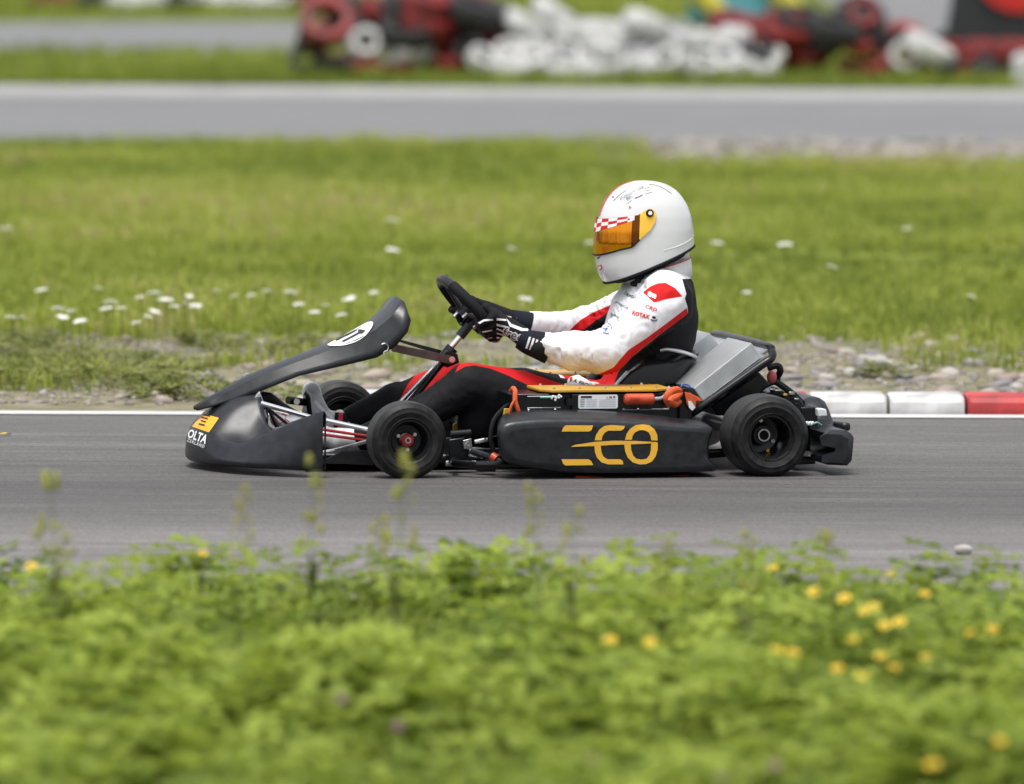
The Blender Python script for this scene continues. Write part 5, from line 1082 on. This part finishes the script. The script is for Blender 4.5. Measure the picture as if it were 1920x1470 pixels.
# ---- helmet
prof = np.array([(338, 1207, 1207), (341, 1181, 1235), (347, 1165, 1252), (356, 1152, 1266), (368, 1141, 1277), (385, 1131, 1287), (405, 1124, 1294), (430, 1119.5, 1298), (455, 1117.5, 1299), (480, 1117, 1299), (500, 1119, 1297), (515, 1124, 1292), (530, 1134, 1286), (545, 1150, 1280)], float)
HZ = np.array([K(1207, p[0], 0)[2] for p in prof]); HF = np.array([K(p[1], p[0], 0)[0] for p in prof]); HB = np.array([K(p[2], p[0], 0)[0] for p in prof])
HA2 = ((HB - HF) / 2) ** 2; HC = (HB + HF) / 2; HW = np.array([0, .048, .070, .088, .102, .115, .124, .129, .131, .130, .126, .120, .110, .10]) ** 2
def hsurf(u, z, off=0.0):
    zz = np.clip(z, HZ[-1], HZ[0]); a = math.sqrt(max(np.interp(-zz, -HZ, HA2), 0)); c = np.interp(-zz, -HZ, HC); w = math.sqrt(max(np.interp(-zz, -HZ, HW), 0))
    n_ = 2.2; cu, su = math.cos(u), math.sin(u)
    return np.array([c - (a + off) * math.copysign(abs(cu) ** (2 / n_), cu), (w + off) * math.copysign(abs(su) ** (2 / n_), su) * -1, z + off * max(0, (z - HZ[6]) / (HZ[0] - HZ[6])) ** 2])
zs = np.concatenate([HZ[0] - (HZ[0] - HZ[5]) * (np.linspace(0, 1, 22) ** 2.0), np.linspace(HZ[5], HZ[-1], 34)[1:]]); NU = 72
V = [hsurf(2 * math.pi * k / NU, z) for z in zs for k in range(NU)]; Fc = [(i * NU + k, i * NU + (k + 1) % NU, (i + 1) * NU + (k + 1) % NU, (i + 1) * NU + k) for i in range(len(zs) - 1) for k in range(NU)]
V = np.array(V); bmh = bmesh.new(); vs = [bmh.verts.new(p) for p in V]
for f in Fc:
    try: bmh.faces.new([vs[i] for i in f])
    except ValueError: pass
bmesh.ops.remove_doubles(bmh, verts=bmh.verts, dist=1e-5)
bmesh.ops.smooth_vert(bmh, verts=[v for v in bmh.verts], factor=.5, use_axis_x=True, use_axis_y=True, use_axis_z=True); bmesh.ops.smooth_vert(bmh, verts=[v for v in bmh.verts], factor=.5, use_axis_x=True, use_axis_y=True, use_axis_z=True)
ba, bb2 = K(1137, 529, 0), K(1298, 459, 0); bd = bb2 - ba; pn_ = np.array([bd[2], 0, -bd[0]]); pn_ = pn_ / np.linalg.norm(pn_)
if pn_[2] > 0: pn_ = -pn_
bmesh.ops.bisect_plane(bmh, geom=list(bmh.verts) + list(bmh.edges) + list(bmh.faces), plane_co=Vector(ba), plane_no=Vector(pn_), clear_outer=True)
bmh.verts.ensure_lookup_table(); bmh.verts.index_update()
V = np.array([v.co[:] for v in bmh.verts]); Fc = [tuple(v.index for v in f.verts) for f in bmh.faces]
be = [e for e in bmh.edges if e.is_boundary]; loop = []; 
if be:
    e = be[0]; v = e.verts[0]; seen = set()
    while e is not None and e.index not in seen:
        seen.add(e.index) if e.index >= 0 else None; loop.append(np.array(v.co)); v = e.other_vert(v); nx_ = [q for q in v.link_edges if q.is_boundary and q is not e]
        e = nx_[0] if nx_ else None
        if len(loop) > 400 or (len(loop) > 3 and np.linalg.norm(np.array(v.co) - loop[0]) < 1e-6): break
bmh.free()
helmet = make('helmet', V, Fc, 'helmet_white', person, auto=45)
loop = np.array(loop); hc = loop.mean(0)
make('helmet_trim', *tube(loop, .0045, 8, closed=True), 'pad_black', helmet)
up_ = -pn_; inner = hc + (loop - hc) * .90; LV = np.vstack([loop * 1.0, inner + up_ * .002, hc + (loop - hc) * .78 - up_ * .016, hc + (loop - hc) * .66 - up_ * .004]); m_ = len(loop)
make('helmet_lining', LV, [(r * m_ + k, r * m_ + (k + 1) % m_, (r + 1) * m_ + (k + 1) % m_, (r + 1) * m_ + k) for r in range(3) for k in range(m_)], 'pad_black', helmet, auto=0)
# visor: wraps the front, runs back to the pivots
vt = np.array([(1117, 417), (1124, 409), (1150, 405), (1181, 400), (1193, 392), (1201, 388.5), (1208, 390), (1213, 398)], float); vb = np.array([(1117, 478), (1119, 477), (1150, 465), (1170, 459.5), (1176, 452), (1186, 442), (1201, 428), (1210, 414), (1213, 399)], float)
vtx = np.array([K(p[0], p[1], 0)[0] for p in vt]); vtz = np.array([K(p[0], p[1], 0)[2] for p in vt]); vbx = np.array([K(p[0], p[1], 0)[0] for p in vb]); vbz = np.array([K(p[0], p[1], 0)[2] for p in vb])
def vis_pt(u, s, off):
    z = (np.interp(vtx[3], vtx, vtz) + np.interp(vtx[3], vbx, vbz)) / 2
    for _ in range(6):
        x = hsurf(u, z)[0]; z = np.interp(x, vtx, vtz) * s + np.interp(x, vbx, vbz) * (1 - s)
    return hsurf(u, z, off)
u_end = None
for u in np.linspace(.2, 2.6, 500):
    if hsurf(u, vtz[-1])[0] > vtx[-1] - .001: u_end = u; break
u_lens = None
for u in np.linspace(.2, 2.6, 500):
    if hsurf(u, (vtz[3] + vbz[4]) / 2)[0] > K(1183, 425, 0)[0]: u_lens = u; break
def vgrid(name, u0, u1, s0, s1, nu, ns, off, mt, par, faces=None):
    us = np.linspace(u0, u1, nu); V = [vis_pt(u, s, off) for u in us for s in np.linspace(s0, s1, ns)]
    return make(name, V, faces or grid_faces(nu, ns), mt, par, auto=0)
vis = vgrid('visor', -u_lens, u_lens, 0, 1, 61, 14, .0050, 'visor_gold', helmet)
u_t = None
for u in np.linspace(.2, 2.6, 500):
    if hsurf(u, (vtz[3] + vbz[4]) / 2)[0] > K(1169, 430, 0)[0]: u_t = u; break
for s in (-1, 1): vgrid('visor_dark_band', s * u_t, s * u_lens, .0, .995, 14, 12, .0056, 'visor_dark', vis)  # narrow dark brown band between the lens and the visor sides
for s in (-1, 1): vgrid('visor_sky_side', s * (u_lens - .01), s * u_end, 0, 1, 18, 12, .0060, 'visor_sky_yellow', vis)  # sides of the mirror visor: reflected sky put in as yellow colour
# sun strip, chequered
nu, ns = 49, 7; us = np.linspace(-u_t * 1.04, u_t * 1.04, nu); sv = []
for i, u in enumerate(us):
    tt = abs(u) / (u_t * 1.04); lo_ = .68 + .17 * tt ** 2
    for s in np.linspace(lo_, .995, ns): sv.append(vis_pt(u, s, .0066))
gf = grid_faces(nu, ns); wf_, rf_ = [], []
for k, f in enumerate(gf):
    i, j = divmod(k, ns - 1); ((rf_ if ((i // 5 + j // 2) % 2 == 0 and 0 < i < nu - 3) else wf_)).append(f)
make('visor_strip', sv, wf_, 'white_print', vis, auto=0); make('visor_strip', sv, rf_, 'red_print', vis, auto=0)
make('visor_seal', *tube([vis_pt(u, 0, .004) for u in np.linspace(-u_lens, u_lens, 50)], .0028, 6), 'pad_black', vis)
for s in (-1, 1):
    pv_ = K(1201, 396.5, 0); z = pv_[2]; uu = min(np.linspace(.3, 2.6, 400), key=lambda u: abs(hsurf(u, z)[0] - pv_[0])) * s; p = hsurf(uu, z, .008); nrm = np.array([0, -s * 1.0, .12])
    pivot = make('visor_pivot', *disc(p, nrm, .0125, .008, 24), 'pad_black', vis); make('pivot_cap', *disc(p + nrm * .004, nrm, .0068, .006, 20), 'white_print', pivot)
hb_src = vis; hbv = bvh_of(helmet)
pl = [o for o in vis.children if o.name.startswith('visor_sky_side')]
tabp = [K(1178, 407, 0), K(1184, 413, 0), K(1190, 418, 0), K(1194, 421, 0)]
for s in (-1,):
    P = []
    for q in tabp:
        uu = min(np.linspace(.3, 2.6, 300), key=lambda u: abs(hsurf(u, q[2])[0] - q[0])) * -s * s; P.append(hsurf(uu, q[2], .009))
    make('visor_tab', *tube(P, [.005, .006, .004], 8, sm=3), 'label_white', vis); make('visor_screw', *disc(P[0] + [0, -.004, 0], (0, 1, 0), .003, .004, 10), 'black_print', vis)
letter('lettering', 'F', 1181.5, 457.5, 8, -15, hbv, 'black_print', helmet, bold=.04); letter('lettering', 'A', 1185.2, 455.8, 8, -15, hbv, 'red_print', helmet, bold=.04); letter('lettering', 'CH', 1191, 452.8, 8, -15, hbv, 'black_print', helmet, bold=.04)
letter('lettering', 'SCHNIDRIGER', 1184.5, 362, 7.2, -27, hbv, 'grey_print', helmet, bold=.018, lift=.003, spacing=1.1); letter('lettering', 'BAU', 1181, 370, 7.2, -27, hbv, 'grey_print', helmet, bold=.025, lift=.003)
letter('lettering', 'A', 1181, 388.5, 6.5, -15, hbv, 'red_print', helmet, bold=.04); patch('print_bar', stroke([(1190, 372), (1205, 365)], 2.6), hbv, 'violet_print', helmet)
patch('print_bar', stroke([(1209, 364), (1223, 359.5)], 1.0), hbv, 'grey_print', helmet); patch('print_bar', stroke([(1174, 383), (1185, 375.5)], .9), hbv, 'grey_print', helmet)
patch('emblem', stroke([(1209, 354), (1217, 351), (1219.5, 355.5), (1211, 358.5)], 1.0), hbv, 'grey_print', helmet)
patch('vent_line', stroke([(1216, 345.8), (1228, 347), (1240, 351), (1250, 357), (1259, 363)], .9), hbv, 'grey_print', helmet); patch('vent_line', stroke([(1150, 377), (1158, 369), (1166, 362), (1174, 357)], 1.0), hbv, 'grey_print', helmet)
for q in ([(1147, 371), (1150, 367), (1151, 370)], [(1253, 347.5), (1259, 348.5), (1256, 349.5)], [(1120, 484), (1126, 480), (1125, 483), (1121, 486)]): patch('vent', q, hbv, 'black_print', helmet)
patch('emblem', [(1121, 499), (1128, 496), (1130, 504), (1124, 507)], hbv, 'red_print', helmet); patch('emblem', [(1122.5, 500.5), (1127.2, 498.5), (1128.3, 503), (1124.8, 505)], hbv, 'white_print', helmet, .0024)
letter('lettering', 'stilo', 1137, 516, 4.6, -22, hbv, 'pale_print', helmet)
for dy, mt in ((.0, 'red_print'), (-.011, 'red_print')):
    P = [hsurf(0.0, z, .0) for z in np.linspace(HZ[1] + .001, HZ[6], 24)]; make('crest_stripe', *tube(np.array(P) + [0, .008 + dy, .0], .0011, 6), mt, helmet)
make('helmet_tether', *tube([K(1270, 480, -.06), K(1283, 474, -.05), K(1287, 471, -.04)], [.008, .005, .007], 8, sm=3), 'blue_cloth', helmet)
make('helmet_crease', *tube([hsurf(uu, z, -.001) for uu, z in [(1.75, K(1230, 466, 0)[2]), (2.1, K(1250, 458, 0)[2]), (2.5, K(1275, 448, 0)[2]), (2.9, K(1292, 440, 0)[2])]], .0025, 8, sm=4), 'helmet_white', helmet)

# ---- gloved hands on the wheel
def hand(s, wrist, phi0):
    sg = -1 if s < 0 else 1; S3 = SDF(np.minimum(wrist, rimp(sg * -phi0)) - .14, np.maximum(wrist, rimp(sg * -phi0)) + .14, .0034); kn = []
    gp = rimp(-sg * phi0)
    for i in range(4):
        ph = -sg * (phi0 - .24 + i * .158); c = rimp(ph); o_ = (c - WC); o_ = o_ - aw * (o_ @ aw); o_ /= np.linalg.norm(o_); rr = .0185 + .0095; ln = (1.0, 1.06, 1.0, .86)[i]
        k_ = c + aw * .034 + o_ * .020; kn.append(k_)
        pts = [(k_, .0128), (c + (aw * .55 + o_ * .95) * rr * 1.05, .0118)]
        for a in (100, 150, 205, 240):
            if a > 100 + 140 * ln: continue
            t = math.radians(a); pts.append((c + (math.cos(t) * aw + math.sin(t) * o_) * rr, .0108 - .0012 * (a > 180)))
        S3.chain(pts, .003)
    kn = np.array(kn); wr_d = wrist - kn.mean(0)
    for k_ in kn: S3.cone(k_, .0150, wrist + (k_ - kn.mean(0)) * .42 - wr_d * .12, .021, .012)
    S3.cone(kn.mean(0) + wr_d * .35, .027, wrist, .028, .02)
    ci = rimp(-sg * (phi0 - .42)); oi = WC - ci; oi /= np.linalg.norm(oi)
    S3.chain([(kn[0] * .45 + wrist * .55, .018), (kn[0] + wr_d * .12 + oi * .018, .0155), (ci + aw * .028 + oi * .012, .0135), (ci + aw * .004 + oi * .030, .0118)], .008)
    S3.cone(wrist, .030, wrist + (wrist - kn.mean(0)) * .35, .033, .012)
    V, Fc = S3.mesh(); V = relax(V, Fc, 1, .4); g = make('glove', V, Fc, 'glove_black', person, auto=0); return g, kn
gwr = K(992, 640, -.215); gl, kn = hand(-1, gwr, 2.02)
fgw = K(968, 604, .19); gf_, knf = hand(1, fgw, 1.72)
make('glove_cuff', *tube([K(974, 634, -.205), K(990, 641, -.213), K(1012, 648, -.22), K(1030, 654, -.225)], [.033, .040, .046, .050], 22, sm=4), 'navy', gl)
make('glove_cuff', *tube([K(955, 598, .185), K(972, 604, .19), K(992, 610, .19)], [.032, .039, .045], 22, sm=4), 'navy', gf_)
gb = bvh_of(gl)
def g3(pts): return [(840 + x / 6.4, 580 + y / 6.4) for x, y in pts]
for y0, y1, xa, xb, h_ in [(105, 120, 585, 700, 26), (170, 205, 585, 720, 26), (222, 262, 585, 690, 20), (278, 300, 585, 670, 20), (330, 352, 585, 690, 16), (372, 412, 585, 850, 28), (412, 446, 600, 830, 24)]:
    patch('glove_stripe', g3([(xa, y0), (xb, y1), (xb, y1 + h_ * .8), (xa, y0 + h_)]), gb, 'glove_print', gl, .0014, 6)
for p in ([(360, 165), (430, 125), (540, 115), (540, 132), (440, 145), (385, 175)], [(410, 265), (530, 240), (530, 256), (415, 278)], [(450, 345), (530, 330), (530, 346), (455, 356)], [(700, 110), (760, 175), (900, 230), (960, 235), (960, 262), (880, 262), (740, 205)]): patch('glove_stripe', g3(p), gb, 'glove_print', gl, .0014, 6)
letter('lettering', 'free', 963, 628, 25, 18, gb, 'glove_print', gl, sx=.98, bold=.075, lift=.0018); letter('lettering', 'free', 963, 628, 25, 18, gb, 'black_print', gl, sx=.98, bold=-.005, lift=.0030)
cb_ = bvh_of([c for c in gl.children if c.name.startswith('glove_cuff')][0])
for x in (955, 1000, 1043, 1092):
    k_ = (x - 955) * .36; patch('cuff_bar', g3([(x + 18, 330 + k_), (x + 42, 336 + k_), (x - 2, 474 + k_), (x - 28, 466 + k_)]), cb_, 'glove_print', gl, .0014, 6)
gfb = bvh_of(gf_)
for p in ([(470, 0), (600, 62), (585, 82), (490, 36)], [(640, 62), (760, 88), (760, 100), (640, 76)], [(820, 95), (900, 112), (900, 124), (820, 108)]): patch('glove_stripe', g3(p), gfb, 'glove_print', gf_, .0014, 6)
# ---- shoes
def shoe(parts, name='shoe'):
    P = np.array([q[0] for q in parts]); S4 = SDF(P.min(0) - .1, P.max(0) + .1, .005); S4.chain(parts, .02); return S4.mesh()
fs = shoe([(K(676, 790, .14), .036), (K(635, 794, .142), .035), (K(606, 790, .145), .035), (K(592, 764, .145), .030), (K(585, 738, .145), .027), (K(583, 729, .145), .024)])
far_shoe = make('shoe', *fs, 'silver_shoe', person, auto=0); fsb = bvh_of(far_shoe)
patch('shoe_panel', [(569, 790), (567, 745), (573, 734), (580, 742), (582, 775), (580, 795)], fsb, 'black_print', far_shoe); patch('shoe_piping', stroke([(568, 740), (574, 729), (583, 740), (586, 772), (590, 785)], 2), fsb, 'white_print', far_shoe, .002)
for q in ([(590, 752), (600, 764)], [(599, 762), (611, 776)], [(611, 774), (624, 786)]): patch('shoe_strap', stroke(q, 6), fsb, 'white_print', far_shoe, .002)
for q, mt in (([(635, 774), (643, 775), (641, 812), (632, 812)], 'red_print'), ([(628, 774), (635, 774), (632, 812), (625, 812)], 'navy'), ([(643, 775), (654, 776), (652, 812), (641, 812)], 'navy'), ([(662, 782), (672, 784), (669, 800), (660, 799)], 'white_print')): patch('shoe_strap', q, fsb, mt, far_shoe, .002)
ns_ = shoe([(K(680, 824, -.14), .038), (K(640, 826, -.11), .036), (K(600, 816, -.07), .030), (K(555, 798, -.05), .028), (K(520, 786, -.04), .024)])
near_shoe = make('shoe', *ns_, 'silver_shoe', person, auto=0); nsb = bvh_of(near_shoe)
for q in ([(508, 779), (519, 785), (523, 795), (533, 789)], [(528, 776), (537, 779), (534, 785), (543, 791)]): patch('shoe_emblem', stroke(q, 1.8), nsb, 'red_print', near_shoe, .002)
